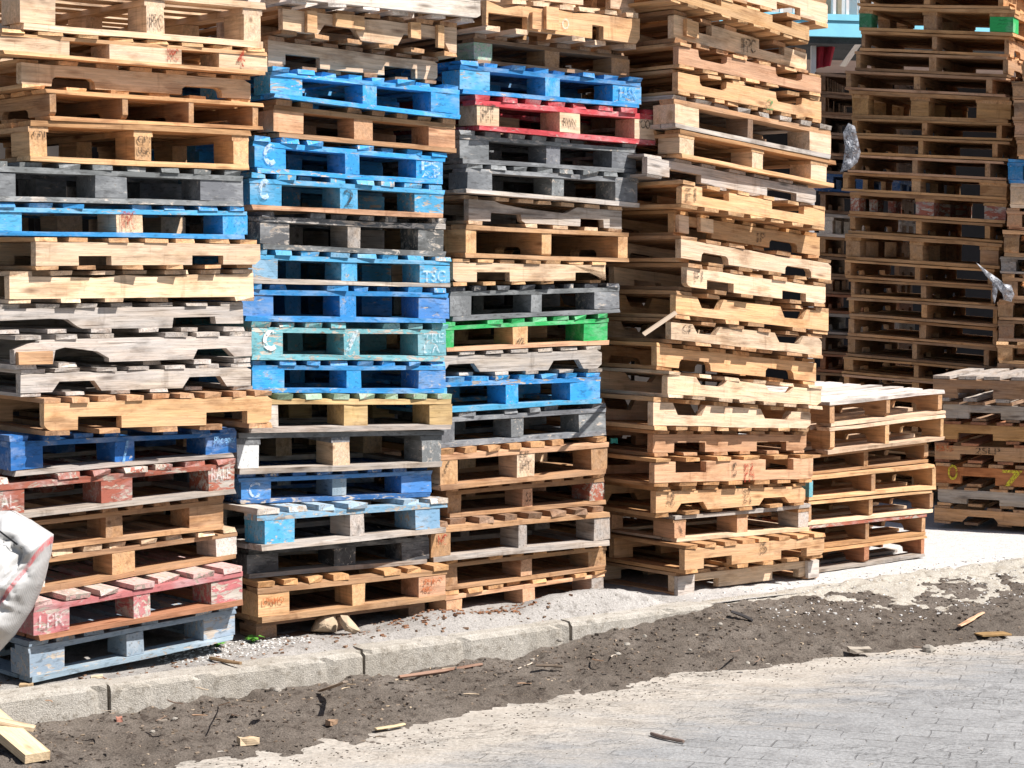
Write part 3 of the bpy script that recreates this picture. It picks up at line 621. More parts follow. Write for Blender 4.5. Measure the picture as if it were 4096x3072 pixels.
stack('D', 2400, Z, YC, ((2698 - CX) / F * 9.5, 9.5), 41, [
 ('n', 0, 560, 1840, -320, -5, [(740, 960), (1430, 1620)], 'pine pallet cut by the top edge', dict(c='pine', s='cream', d=.04)),
 ('n', 0, 575, 1690, -125, 185, [(760, 980), (1400, 1560)], 'pine pallet lit along its slat ends', dict(c='pine', s='pine', st='pine', inv=True, d=.05, nh=.042, nt=9)),
 ('n', 0, 600, 1670, 70, 400, [(740, 900), (1290, 1500)], 'weathered pine pallet with a black stamp', dict(c='tan', s='cream', st='cream', inv=True, d=-.05, nh=.045, fix=[(665, 765, 0.2, .9)], fixc='pine', m=[('IPPC', 1140, 1255, .25, .75, 'k')])),
 ('n', 0, 640, 1785, 335, 600, [(795, 1030), (1420, 1640)], 'peach pallet with upturned notches', dict(c='pine', s='peach', st='peach', inv=True, shape='o', nh=.045)),
 ('n', 0, 635, 1788, 545, 785, [(800, 1025), (1425, 1640)], 'pale pallet with upturned notches and green stamp', dict(c='pine', s='cream', st='pine', inv=True, shape='o', nh=.045, nt=9, m=[('2', 1345, 1400, .12, .55, 'g'), ('IP', 1335, 1390, .1, .3, 'k')])),
 ('b', 0, 603, 1862, 755, 1010, [(605, 800), (1200, 1240), (1690, 1865)], 'pallet with pale grey corner blocks', dict(c='grey', s='grey', sb='tan', b=('cream', 'dark', 'cream'), bb='silver')),
 ('b', 0, 640, 1890, 1035, 1290, [(640, 755), (1230, 1320), (1715, 1840)], 'thin boarded honey pallet with narrow blocks', dict(c='honey', s='pine', b='cream', par=True, bb='pine')),
 ('n', 0, 390, 1745, 1228, 1492, [(570, 825), (1350, 1585)], 'grey weathered pallet with a black stain', dict(c='grey', s='silver', st='silver', nh=.044, d=-.04)),
 ('n', 1, 665, 1815, 38, 255, [(830, 1045), (1390, 1650)], 'sunlit pine pallet with stencilled end', dict(c='pine', s='cream', st='pine', inv=True, d=.05, nh=.042, m=[('F1', 690, 775, .3, .75, 'k')])),
 ('n', 1, 600, 1777, 278, 468, [(660, 905), (1370, 1600)], 'pine pallet set back with two cleats', dict(c='honey', s='pine', st='pine', d=-.06, nh=.042, shape='o', fix=[(610, 690, 0, .95), (785, 890, .25, 1.0)], fixc='cream', m=[('IP', 1265, 1335, .3, .65, 'k')])),
 ('n', 1, 660, 1865, 482, 682, [(815, 1040), (1500, 1715)], 'weathered pinkish grey pallet', dict(c='tan', s='silver', st='cream', nh=.042, shape='o', rag=.003, d=.04)),
 ('n', 1, 707, 1822, 705, 872, [(860, 1080), (1480, 1675)], 'pale pallet with green painted end', dict(c='tan', s='cream', st='cream', nh=.042, d=.04, m=[('F1', 750, 820, .35, .75, 'k')])),
 ('n', 1, 617, 1845, 925, 1072, [(800, 990), (1470, 1660)], 'pine pallet with upturned sloping notches', dict(c='pine', s='pine', st='pine', inv=True, shape='t', nh=.05, d=.02)),
 ('n', 1, 580, 1792, 1152, 1282, [(760, 960), (1430, 1640)], 'pale pallet with faint black letters', dict(c='tan', s='cream', st='cream', inv=True, shape='t', nh=.045, m=[('CF', 660, 740, .5, .8, 'k')])),
 ('n', 1, 465, 1747, 1345, 1480, [(640, 900), (1340, 1570)], 'pine pallet half shaded with rounded notches', dict(c='honey', s='pine', st='pine', shape='o', nh=.042, d=-.04)),
 ('n', 2, 550, 1787, 165, 288, [(795, 1020), (1345, 1560)], 'cream pallet with rounded right end', dict(c='cream', s='cream', st='cream', inv=True, shape='t', nh=.036, d=.04)),
 ('n', 2, 435, 1702, 375, 475, [(610, 850), (1310, 1530)], 'cream pallet with dark upturned notches', dict(c='pine', s='cream', st='cream', inv=True, shape='t', nh=.046, d=.01, nt=8)),
 ('n', 2, 433, 1667, 645, 655, [(610, 855), (1265, 1500)], 'peach brown pallet with square notches', dict(c='tan', s='tan', st='peach', nh=.050, d=-.04)),
 ('n', 2, 447, 1722, 872, 838, [(615, 860), (1340, 1565)], 'orange pine pallet with a red stamp', dict(c='honey', s='peach', st='peach', inv=True, nh=.050, d=.03, m=[('PA', 1165, 1250, .1, .75, 'r'), ('IS', 1070, 1100, .3, .8, 'k')])),
 ('n', 2, 457, 1660, 1100, 1068, [(640, 865), (1300, 1510)], 'orange pine pallet with handwritten AB', dict(c='honey', s='honey', st='pine', shape='t', nh=.036, m=[('AB', 540, 610, .35, .8, 'k'), ('ST', 1155, 1215, .55, .82, 'k'), ('51', 1155, 1215, .25, .5, 'k')])),
 ('b', 2, 602, 1690, 1335, 1238, [(605, 695), (1115, 1195), (1605, 1685)], 'grey boarded pallet with narrow blocks', dict(c='silver', s='tan', b=('peach', 'peach', 'silver'), par=True, bb='cream', d=-.02, m=[('\\', 625, 670, .3, .7, 'k')])),
 ('n', 3, 690, 1812, 365, 265, [(845, 1070), (1465, 1670)], 'fresh pine pallet with marker scrawl', dict(c='honey', s='pine', st='pine', nh=.044, d=.09, nt=8, m=[('SB', 1285, 1345, .45, .85, 'k')])),
 ('n', 3, 600, 1747, 585, 450, [(740, 960), (1395, 1610)], 'weathered pine pallet with grey corner cleat', dict(c='tan', s='tan', st='cream', nh=.05, d=.0, fix=[(600, 735, -.15, 1.0), (1660, 1745, -.1, 1.0)], fixc='silver', missb=(1, 2, 3, 4))),
], (3, 600, 1747, 775, 632), 'the leaning pale fourth stack', 'pallets of the fourth stack from left', D=1.05)

stack('E', 3196, ZF, YE, ((3240 - CX) / F * 10.35, 10.35), 37, [
 ('e', 2, 300, 1432, 1000, 880, [(302, 347), (860, 895), (1372, 1410)], 'sunlit pallet with bleached deck slats', dict(c='white', s='cream', bk=1, st='tan', bb='cream', D=1.05)),
 ('e', 2, 285, 1422, 1252, 1125, [(310, 355), (850, 885), (1390, 1420)], 'pine pallet with bright lower board', dict(c='cream', s='pine', st='pine', bb='cream')),
 ('e', 3, 60, 1265, 308, 155, [(70, 110), (640, 680), (1225, 1265)], 'brown pallet shifted left', dict(c='tan', s='tan', st='tan', d=-.05)),
 ('e', 3, 110, 1335, 508, 378, [(112, 147), (715, 750), (1300, 1335)], 'pine pallet with mint painted left end', dict(c='pine', s='pine', st='tan', bb='pine', bk=1, b=('turq', 'tan', 'pine'))),
 ('e', 3, 95, 1312, 748, 635, [(97, 130), (690, 725), (1280, 1312)], 'tan pallet with ragged lower board', dict(c='pine', s='tan', st='tan', bb='cream')),
 ('e', 3, 85, 1242, 990, 868, [(87, 125), (655, 690), (1205, 1240)], 'pallet with dark red front boards', dict(c='brick', s='tan', st='tan', bb='honey')),
 ('e', 3, 95, 1242, 1232, 1085, [(97, 130), (642, 690), (1210, 1240)], 'reddish brown pallet', dict(c='honey', s='dark', st='rust', bb='grey')),
], (3, 110, 1240, 1462, 1295), 'the short sunlit stack', 'pallets of the short sunlit stack', D=.9)

def where_f(look, i, n):
    j = n - 5 - i
    if j < 0: return f"{look}, {['', 'next', 'second', 'third', 'fourth'][-j]} above the green-blocked one in the dim back tower"
    if j == 0: return f"{look}, second from the top in the dim back tower"
    w = ['', 'just', 'second', 'third', 'fourth', 'fifth', 'sixth', 'seventh', 'eighth', 'ninth', 'tenth'] + ORD[10:]
    return f"{look}, {w[j]} below the green-blocked one in the dim back tower"
FB = lambda Y, px: ((px - CX) / F * Y, Y)
frows = [
 ('e', 0, 580, 2070, -740, -720, [(590, 640), (1230, 1285), (1960, 2010)], 'brown pallet above the picture', dict(c='honey', s='tan')),  # three unseen pallets added to keep sun out of the tower
 ('e', 0, 589, 2077, -540, -520, [(599, 649), (1230, 1285), (1967, 2017)], 'brown pallet above the picture', dict(c='honey', s='tan')),
 ('e', 0, 598, 2084, -340, -320, [(608, 658), (1230, 1285), (1974, 2024)], 'brown pallet above the picture', dict(c='honey', s='tan')),
 ('e', 0, 590, 2080, -140, -120, [(600, 650), (1230, 1285), (1960, 2010)], 'brown pallet', dict(c='honey', s='honey')),
 ('b', 0, 590, 2110, 60, 95, [(590, 715), (1220, 1350), (1880, 2110)], 'brown pallet with green corner blocks', dict(c='honey', s='honey', b=('pgreen', 'tan', 'green'), par=True)),
 ('e', 0, 610, 2065, 305, 355, [(620, 650), (1310, 1355), (2020, 2065)], 'dark brown pallet', dict(c='honey', s='tan')),
 ('e', 0, 560, 2060, 500, 560, [(560, 600), (1280, 1350), (2010, 2060)], 'grey brown pallet', dict(c='tan', s='tan')),
 ('e', 0, 450, 2040, 692, 760, [(465, 510), (1130, 1190), (1840, 1900)], 'reddish brown pallet', dict(c='peach', s='tan')),
 ('b', 0, 500, 2080, 888, 955, [(525, 680), (1100, 1275), (1745, 2080)], 'pallet with ochre chipboard blocks', dict(c='honey', s='honey', b='ochre', par=True)),
 ('e', 0, 520, 2080, 1158, 1210, [(530, 575), (1210, 1260), (1940, 1990)], 'tan pallet', dict(c='honey', s='honey')),
 ('e', 0, 530, 2070, 1330, 1388, [(540, 580), (1175, 1220), (1900, 1950)], 'brown pallet with loose slanting slat', dict(c='honey', s='honey')),
 ('e', 0, 500, 2030, 1515, 1585, [(510, 550), (1115, 1165), (1830, 1880)], 'dusty brown pallet', dict(c='peach', s='tan')),
 ('b', 1, 430, 2040, 215, 305, [(430, 480), (1110, 1190), (1780, 2040)], 'pallet with pale broken right block', dict(c='honey', s='honey', b=('honey', 'pine', 'honey'), par=True)),
 ('b', 1, 500, 2050, 405, 495, [(510, 590), (1145, 1320), (1820, 2030)], 'brown pallet with brick red blocks', dict(c='honey', s='honey', b=('brick', 'brick', 'brick'), par=True)),
 ('e', 1, 495, 2000, 628, 725, [(500, 550), (1150, 1205), (1830, 1880)], 'honey brown pallet', dict(c='honey', s='honey')),
 ('b', 1, 455, 1985, 812, 920, [(460, 600), (1095, 1220), (1780, 1960)], 'tan pallet with wide blocks', dict(c='honey', s='honey', b='tan', par=True)),
 ('e', 1, 455, 1920, 1078, 1172, [(455, 510), (1140, 1190), (1855, 1910)], 'honey pallet', dict(c='honey', s='honey')),
 ('e', 1, 500, 1930, 1262, 1355, [(510, 545), (1200, 1250), (1890, 1930)], 'grey pallet', dict(c='honey', s='tan')),
 ('e', 1, 485, 1950, 1445, 1538, [(490, 540), (1205, 1260), (1910, 1950)], 'grey brown pallet', dict(c='tan', s='honey')),
 ('e', 2, 490, 1950, 155, 272, [(490, 545), (1185, 1250), (1905, 1950)], 'weathered brown pallet', dict(c='honey', s='tan')),
 ('e', 2, 475, 1945, 350, 470, [(480, 550), (1115, 1160), (1820, 1870)], 'dark weathered pallet', dict(c='tan', s='tan')),
 ('e', 2, 435, 1880, 552, 680, [(440, 530), (1130, 1175), (1830, 1875)], 'tan pallet', dict(c='honey', s='honey')),
 ('e', 2, 435, 1880, 725, 850, [(440, 490), (1110, 1180), (1830, 1875)], 'rust brown pallet', dict(c='peach', s='honey')),
]
for j in range(5):
    frows.append(('e', 2, 450, 1900, 905 + j * 180, 1025 + j * 177, [(455, 505), (1110, 1170), (1840, 1890)], 'brown pallet low down', dict(c='honey', s='honey')))
for q_ in frows: q_[8]['lw'] = .12; q_[8]['nt'] = 8
stack('F', 3196, ZF, YE, FB(13.6, 3196 + 500 * ZF), -28, frows, (2, 450, 1900, 1820, 1925), where_f, 'pallets of the dim back tower', D=1.0)

stack('G', 3196, ZF, YE, ((3739 - CX) / F * 12.15, 12.15), -27, [
 ('n', 2, 1318, 3090, 740, 770, [(1555, 1910), (2600, 2930)], 'grey brown pallet with sunlit top slats', dict(c='grey', s='brown', st='brown', nh=.046, d=.01)),
 ('n', 2, 1412, 3150, 995, 1045, [(1670, 1985), (2650, 2960)], 'pinkish grey weathered pallet', dict(c='brown', s='tan', st='grey', nh=.042)),
 ('n', 2, 1420, 3140, 1188, 1245, [(1555, 1905), (2600, 2900)], 'yellowish tan pallet', dict(c='rust', s='tan', st='ochre', nh=.040)),
 ('n', 2, 1332, 3100, 1395, 1460, [(1580, 1920), (2600, 2900)], 'tan pallet with handwritten letters', dict(c='rust', s='tan', st='tan', nh=.040, m=[('2SLP', 1735, 1980, .48, .8, 'k'), ('BS', 1350, 1520, .55, .85, 'b')])),
 ('n', 3, 1342, 3110, 365, 440, [(1590, 1930), (2640, 2960)], 'orange pallet with yellow spray paint', dict(c='tan', s='orange', st='orange', nh=.042, m=[('O', 1465, 1560, .3, .92, 'y'), ('7', 2000, 2200, .1, .8, 'y')])),
 ('n', 3, 1365, 3110, 600, 690, [(1650, 1970), (2640, 2960)], 'mottled grey pallet', dict(c='tan', s='grey', st='grey', nh=.036)),
 ('n', 3, 1330, 3080, 785, 890, [(1620, 1950), (2640, 2960)], 'tan pallet with sloping notches', dict(c='brown', s='tan', st='tan', shape='t', nh=.044)),
], (3, 1330, 3080, 962, 1100), 'the low stack at right', 'pallets of the low stack at right', D=1.0)

def where_h(look, i, n):
    return f"{look}, {ORD[n - 1 - i] if n - 1 - i else 'topmost'}{' from the top' if n - 1 - i else ''} in the stack behind the dim tower"
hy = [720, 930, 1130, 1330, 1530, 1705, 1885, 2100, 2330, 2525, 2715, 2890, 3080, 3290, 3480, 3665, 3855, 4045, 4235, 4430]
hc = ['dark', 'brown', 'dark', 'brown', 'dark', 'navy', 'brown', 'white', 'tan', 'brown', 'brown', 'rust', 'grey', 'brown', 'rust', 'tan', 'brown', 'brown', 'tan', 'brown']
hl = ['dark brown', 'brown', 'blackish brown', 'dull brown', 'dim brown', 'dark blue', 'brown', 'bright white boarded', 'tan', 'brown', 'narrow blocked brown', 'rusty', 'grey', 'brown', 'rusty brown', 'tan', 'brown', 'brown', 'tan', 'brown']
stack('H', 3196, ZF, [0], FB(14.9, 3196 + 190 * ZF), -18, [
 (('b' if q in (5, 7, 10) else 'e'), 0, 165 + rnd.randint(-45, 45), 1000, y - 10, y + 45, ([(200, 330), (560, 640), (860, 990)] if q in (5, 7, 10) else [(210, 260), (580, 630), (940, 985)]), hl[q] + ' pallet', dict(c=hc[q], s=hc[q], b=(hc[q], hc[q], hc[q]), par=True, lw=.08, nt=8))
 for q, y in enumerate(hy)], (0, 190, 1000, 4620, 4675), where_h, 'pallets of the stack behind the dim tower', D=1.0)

def where_i(look, i, n):
    return f"{look}, {ORD[n - 1 - i] if n - 1 - i else 'topmost'}{' from the top' if n - 1 - i else ''} of the stack at the right picture edge"
iy = [600, 795, 975, 1180, 1345, 1560, 1800, 2040, 2255, 2520, 2690, 2940, 3145, 3355, 3570, 3800, 4030, 4260, 4500, 4740]
ic = ['tan', 'tan', 'brown', 'peach', 'tan', 'blue', 'cream', 'peach', 'tan', 'grey', 'tan', 'tan', 'brown', 'pine', 'brown', 'tan', 'brown', 'tan', 'brown', 'tan']
il = ['pine blocked', 'tan', 'brown', 'peach', 'tan', 'bright blue', 'cream', 'peach', 'tan', 'grey boarded', 'tan', 'ochre blocked', 'brown', 'cream blocked', 'brown', 'tan', 'brown', 'tan', 'brown', 'tan']
ix = [2190, 2095, 2110, 2120, 2140, 2055, 2080, 2040, 2015, 1985, 2000, 1955, 1960, 1945, 1950, 1960, 1970, 1960, 1950, 1960]
stack('I', 3196, ZF, [0], FB(12.9, 3196 + 2000 * ZF), -16, [
 ('b', 0, ix[q], ix[q] + 1500, y, y + 60, [(ix[q] + 4, ix[q] + 150), (ix[q] + 690, ix[q] + 810), (ix[q] + 1340, ix[q] + 1490)], il[q] + ' pallet', dict(c=ic[q], s=ic[q], b=(ic[q], ic[q], ic[q]), par=(q % 3 != 1)))
 for q, y in enumerate(iy)], (0, 1960, 3460, 4960, 5060), where_i, 'pallets of the stack at the right picture edge', D=1.0)
for S in STACKS: S['top'] = None
for S in STACKS: S['top'] = build_stack(S)

# ------------------------------------------------------------------ ground: street frame (u along the kerb, v into the yard)
K0 = Vector((-1.53, 7.34)); UD = Vector((.815, .5795)); VD = Vector((-.5795, .815))
def uv(p): d = Vector((p[0], p[1])) - K0; return d.dot(UD), d.dot(VD)
def xy(u, v): q = K0 + UD * u + VD * v; return q.x, q.y
def fb(x, y, s, o=4, seed=0.0): return noise.fractal(Vector((x * s, y * s, seed)), .9, 2.1, o)
def lerp(t, a, b): return a + (b - a) * min(1, max(0, t))
def smooth(t): t = min(1, max(0, t)); return t * t * (3 - 2 * t)
BUMPS = [(on_z(2300, 2440, 0), .34, .20, .105), (on_z(1950, 2520, 0), .30, .16, .06), (on_z(2560, 2425, 0), .22, .16, .05), (on_z(1350, 2570, 0), .35, .15, .035), (on_z(1750, 2500, 0), .2, .15, .06)]
BUMPS = [(uv(p), a, b, h) for p, a, b, h in BUMPS]
def yard_z(u, v):
    z = .012 * fb(u, v, 2.2, 5, 1.0) + .006 * fb(u, v, 13, 3, 5.0)
    for (bu, bv), a, b, h in BUMPS: z += h * math.exp(-((u - bu) / a) ** 2 - ((v - bv) / b) ** 2)
    z *= smooth((v - .06) / .12)
    if u > 3.3: z *= 1 - .6 * smooth((u - 3.3) / .8)
    return z - .010 - (.024 * smooth((u - 1.9) / 1.1) + .034 * smooth((u - 3.3) / .9)) * smooth((v + .1) / .35)
def grid(name, us, vs, zf, material, smoothf=True):
    me = bpy.data.meshes.new(name)
    co = [(*xy(u, v), zf(u, v)) for v in vs for u in us]
    n = len(us)
    fs = [(j * n + i, j * n + i + 1, (j + 1) * n + i + 1, (j + 1) * n + i) for j in range(len(vs) - 1) for i in range(n - 1)]
    me.from_pydata(co, [], fs); me.materials.append(M[material])
    if smoothf: me.polygons.foreach_set('use_smooth', [True] * len(fs))
    o = bpy.data.objects.new(name, me); C.objects.link(o); return o
def steps(a, b, d): n = max(1, int(round((b - a) / d))); return [a + (b - a) * i / n for i in range(n + 1)]
# the whole land: one sheet to the horizon, just below everything else
def land_z(u, v): return -.30
tag(grid('ground', [-300, -40, -10, 0, 10, 40, 300], [-300, -40, -8, 0, 8, 40, 300], land_z, 'grey silt'), kind='structure')
us = steps(-3, 5.6, .022); usw = [-60, -20, -8] + us + [7, 10, 20, 60]
tag(grid('pavement', usw, steps(.075, 1.9, .022) + [2.5, 4, 8, 20, 60], lambda u, v: yard_z(u, v), 'grey silt'), kind='structure')
def road_z(u, v): return -.155 + .006 * fb(u, v, 1.3, 3, 9) + .02 * smooth((-v - .6) / 3) - (.0 if u < 3 else 0)
tag(grid('road', [-60, -20, -6] + steps(-2.5, 6.5, .05) + [10, 20, 60], [-60, -20, -8] + steps(-4, -.0, .05), road_z, 'asphalt'), kind='structure')
def dirt_edge(u): return -.80 - .10 * math.sin(u * 1.7 + .6) - .035 * max(0, u - 2.2) ** 1.5 + .10 * fb(u, 0, 2.3, 4, 3)
def foot(u): return lerp((u - 1.9) / 1.1, -.115, -.02) + .010 * fb(u, 0, 4, 3, 4) - .03 * smooth((u - 3.1) / 1.2)
def dirt_z(u, v):
    e = dirt_edge(u) + .05 * fb(u, v, 6, 4, 21)
    t = (v - e) / max(.05, -e)
    base = lerp(t, -.146, foot(u))
    base += .030 * (smooth(t / .35) - 1) + .020 * smooth(t / .2) * fb(u, v, 5, 6, 2) + .012 * fb(u, v, 17, 5, 6)
    return base if t > -.4 else -.20
tag(grid('gutter_dirt', steps(-2.6, 5.6, .02), steps(-1.5, .02, .02), dirt_z, 'gutter dirt'), kind='structure')
def apron_z(u, v):
    lowv = -.10 - .42 * smooth((u - 3.0) / 1.5) + .05 * fb(u, 0, 4, 3, 31)
    t = (v - lowv) / (.12 - lowv)
    z = lerp(t, -.080 - .03 * smooth((u - 3.2) / 1.5), -.012) + .012 * abs(fb(u * .5 + v * .6, v * 1.8 - u * .3, 6, 5, 40)) * 1.6 - .012
    r = noise.noise(Vector((u * 3.0 + v * 2, v * 9 - u * 1.6, 2.0)))
    z -= .020 * smooth(1 - abs(r) / .06) * smooth((u - 3.3) / .5)
    if t < 0: z += t * .12
    return z - .09 * smooth((3.15 + .12 * fb(v, 0, 9, 3, 7) - u) / .18)
tag(grid('driveway_apron', steps(2.95, 6.4, .018), steps(-.72, .17, .018), apron_z, 'apron concrete'), kind='structure')

# kerb stones with open joints and chipped edges
me_mb = MB()
us_j = [-2.6, -1.45, -.005, 1.12, 2.20, 3.42]
for a, b in zip(us_j[:-1], us_j[1:]):
    g = .011 if abs(b - 1.12) > .2 else .002
    n = max(2, int((b - a) / .035)); vs_, gs_ = [], []
    prof = [(-.004, -.30), (-.002, -.022), (.006, -.006), (.018, -.001), (.118, .0), (.125, -.30)]
    dz = rnd.uniform(-.006, .006); dv = rnd.uniform(-.006, .006)
    for i in range(n + 1):
        u = a + g + (b - a - 2 * g) * i / n
        wig = .006 * fb(u, 0, 9, 4, 8)
        sink = -.05 * smooth((u - 2.9) / .45)
        for q, (v, z) in enumerate(prof):
            ch = .020 * max(0, fb(u, q, 11, 4, 15) - .18) if q in (1, 2, 3) else 0
            vv = v + dv + wig + ch * 1.2; zz = z + dz * (q > 0) - ch + sink
            x, y = xy(u, vv); vs_.append(Vector((x, y, zz))); gs_.append(Vector((u, v, z)))
    m = len(prof); fs_ = [tuple(range(m)), tuple(range(n * m + m - 1, n * m - 1, -1))]
    for i in range(n):
        for q in range(m):
            q2 = (q + 1) % m
            fs_.append((i * m + q2, i * m + q, (i + 1) * m + q, (i + 1) * m + q2))
    me_mb.add(vs_, fs_, gs_, 1.0)
tag(me_mb.build('kerb', 'kerb concrete'), kind='structure')

# ------------------------------------------------------------------ unseen baffles, added to keep the openings and the rear stack in shade
def baffle_between(name, p, q, h, th, material, label, cat, ribs=0):
    d = Vector((q[0] - p[0], q[1] - p[1])); L = d.length; d /= L; nn = Vector((-d.y, d.x))
    mb = MB()
    n = int(L / .09) if ribs else 1
    for i in range(n):
        a, b = L * i / n, L * (i + 1) / n
        k = .02 * (i % 2) if ribs else 0
        vs_ = []
        for s_, o_ in ((a, k), (b, k), (b, k + th), (a, k + th)):
            vs_.append(Vector((p[0] + d.x * s_ + nn.x * o_, p[1] + d.y * s_ + nn.y * o_, 0)))
        allv = [v + Vector((0, 0, -.05)) for v in vs_] + [v + Vector((0, 0, h)) for v in vs_]
        mb.add(allv, [(0, 1, 5, 4), (1, 2, 6, 5), (2, 3, 7, 6), (3, 0, 4, 7), (4, 5, 6, 7), (3, 2, 1, 0)], allv, 1)
    return tag(mb.build(name, material), label, cat)
baffle_between('shade_baffle', xy(-2.6, 1.86), xy(4.7, 1.86), 3.2, .03, 'fence metal', 'added unseen ribbed shade fence behind the four tall stacks', 'baffle', 1)  # not seen itself, added so the pallet openings stay dark
baffle_between('shade_baffle', (4.3, 13.9), (4.7, 16.6), 5.0, .03, 'fence metal', 'added unseen shade fence hidden behind the stack at the right picture edge', 'baffle', 1)  # out of view, added to keep sun off the stack behind the tower

# ------------------------------------------------------------------ house with pale blue balcony behind the yard
YH = 17.5
def hp(px, py, Y=YH): return at_depth(px, py, Y)
def boxmesh(name, x0, x1, y0, y1, z0, z1, material, parent=None, ins=None):
    mb = MB(); mb.beam(x0, x1, y0, y1, z0, z1, 'x', tone=1, jit=.001, seg=1)
    return mb.build(name, material, parent, None, (lambda v: v - parent.location) if parent else None)
hx0, hx1 = hp(2750, 100).x, hp(5900, 100).x
house = empty('house', (2.9, YH, 0)); tag(house, 'rose walled house with a pale blue balcony behind the yard', 'house')
zt, zr, zb = hp(3300, 57).z, hp(3300, 82).z, hp(3300, 146).z
slab = boxmesh('balcony', hx0, hx1, YH, YH + 1.4, zb, zr - .004, 'pale blue paint', house)
boxmesh('coping', hx0 - .02, hx1 + .02, YH - .012, YH + .10, zr, zt, 'pale blue paint', house)
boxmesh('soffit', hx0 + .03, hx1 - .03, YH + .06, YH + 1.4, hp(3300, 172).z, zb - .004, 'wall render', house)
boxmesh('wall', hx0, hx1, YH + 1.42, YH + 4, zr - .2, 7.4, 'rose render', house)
boxmesh('wall', hx0, hx1, YH + 2.6, YH + 4, -.1, zr - .21, 'interior shade', house)  # near-black colour stands in for the shade below the balcony
bal = empty('balustrade', (0, 0, 0)); bal.parent = house; bal.location = (0, .03, zt + .002)
mb = MB(); x = hx0 + .05
while x < hx1 - .1:
    mb.beam(x, x + .028, -.015, .015, 0, .95, 'x', tone=1, jit=.001, seg=1); x += .125
mb.build('baluster', 'white paint', bal, None, lambda v: v - Vector((house.location.x, 0, 0)))
mb = MB(); mb.beam(hx0, hx1, -.03, .03, .951, 1.0, 'x', tone=1, seg=1); mb.build('handrail', 'white paint', bal, None, lambda v: v - Vector((house.location.x, 0, 0)))
house.rotation_euler.z = R(13)
# things on the balcony
for px, w_, h_, mt, lb in ((3345, .09, .75, 'kraft paper', 'cardboard coloured panel leaning behind the balcony railing'), (3395, .12, .6, 'white paint', 'cream board leaning behind the balcony railing')):
    p = hp(px, 57); o = boxmesh('leaning_board', p.x - w_, p.x + w_, YH + .25, YH + .29, zr + .01, zr + h_, mt); tag(o, lb, 'board')
# a red cloth, a white post and a leaning board under the balcony
def cloth(name, px0, px1, py0, py1, Y, material, label, cat, taper=.75):
    a, b = hp(px0, py0, Y), hp(px1, py1, Y); mb = MB(); n, m = 10, 8; vs_, fs_ = [], []
    for side in (0, 1):
        for j in range(m + 1):
            for i in range(n + 1):
                t, s_ = i / n, j / m
                x = a.x + (b.x - a.x) * (t * (1 - (1 - taper) * s_))
                vs_.append(Vector((x, Y + .03 * math.sin(t * 14) + .012 * side, a.z + (b.z - a.z) * s_ * (1 - .12 * t))))
    q = (n + 1) * (m + 1)
    for side in (0, 1):
        for j in range(m):
            for i in range(n):
                f = (side * q + j * (n + 1) + i, side * q + j * (n + 1) + i + 1, side * q + (j + 1) * (n + 1) + i + 1, side * q + (j + 1) * (n + 1) + i)
                fs_.append(f if side else f[::-1])
    mb.add(vs_, fs_, vs_, 1); o = mb.build(name, material, smooth=True); tag(o, label, cat); return o
cloth('red_cloth', 3262, 3345, 172, 275, YH + .3, 'red cloth', 'dark red cloth hanging under the pale blue balcony', 'cloth')
p = hp(3254, 170, YH + .2); o = boxmesh('post', p.x - .022, p.x + .022, YH + .18, YH + .23, 0, hp(3300, 173).z, 'white paint'); tag(o, 'slim white post under the pale blue balcony', 'post')
mb = MB(); a, b = hp(3358, 265, 15.6), hp(3420, 178, 15.6)
dx = .05
mb.add([a + Vector((0, 0, 0)), a + Vector((dx, 0, -.005)), b + Vector((dx, 0, 0)), b, a + Vector((0, .03, 0)), a + Vector((dx, .03, -.005)), b + Vector((dx, .03, 0)), b + Vector((0, .03, 0))],
       [(0, 1, 2, 3), (7, 6, 5, 4), (0, 4, 5, 1), (1, 5, 6, 2), (2, 6, 7, 3), (3, 7, 4, 0)], [Vector((i * .3, 0, 0)) for i in range(8)], 1.0)
tag(mb.build('leaning_board', 'wood', None, (.50, .44, .36, .8)), 'grey board slanting on top of the stack beside the dim tower', 'board')

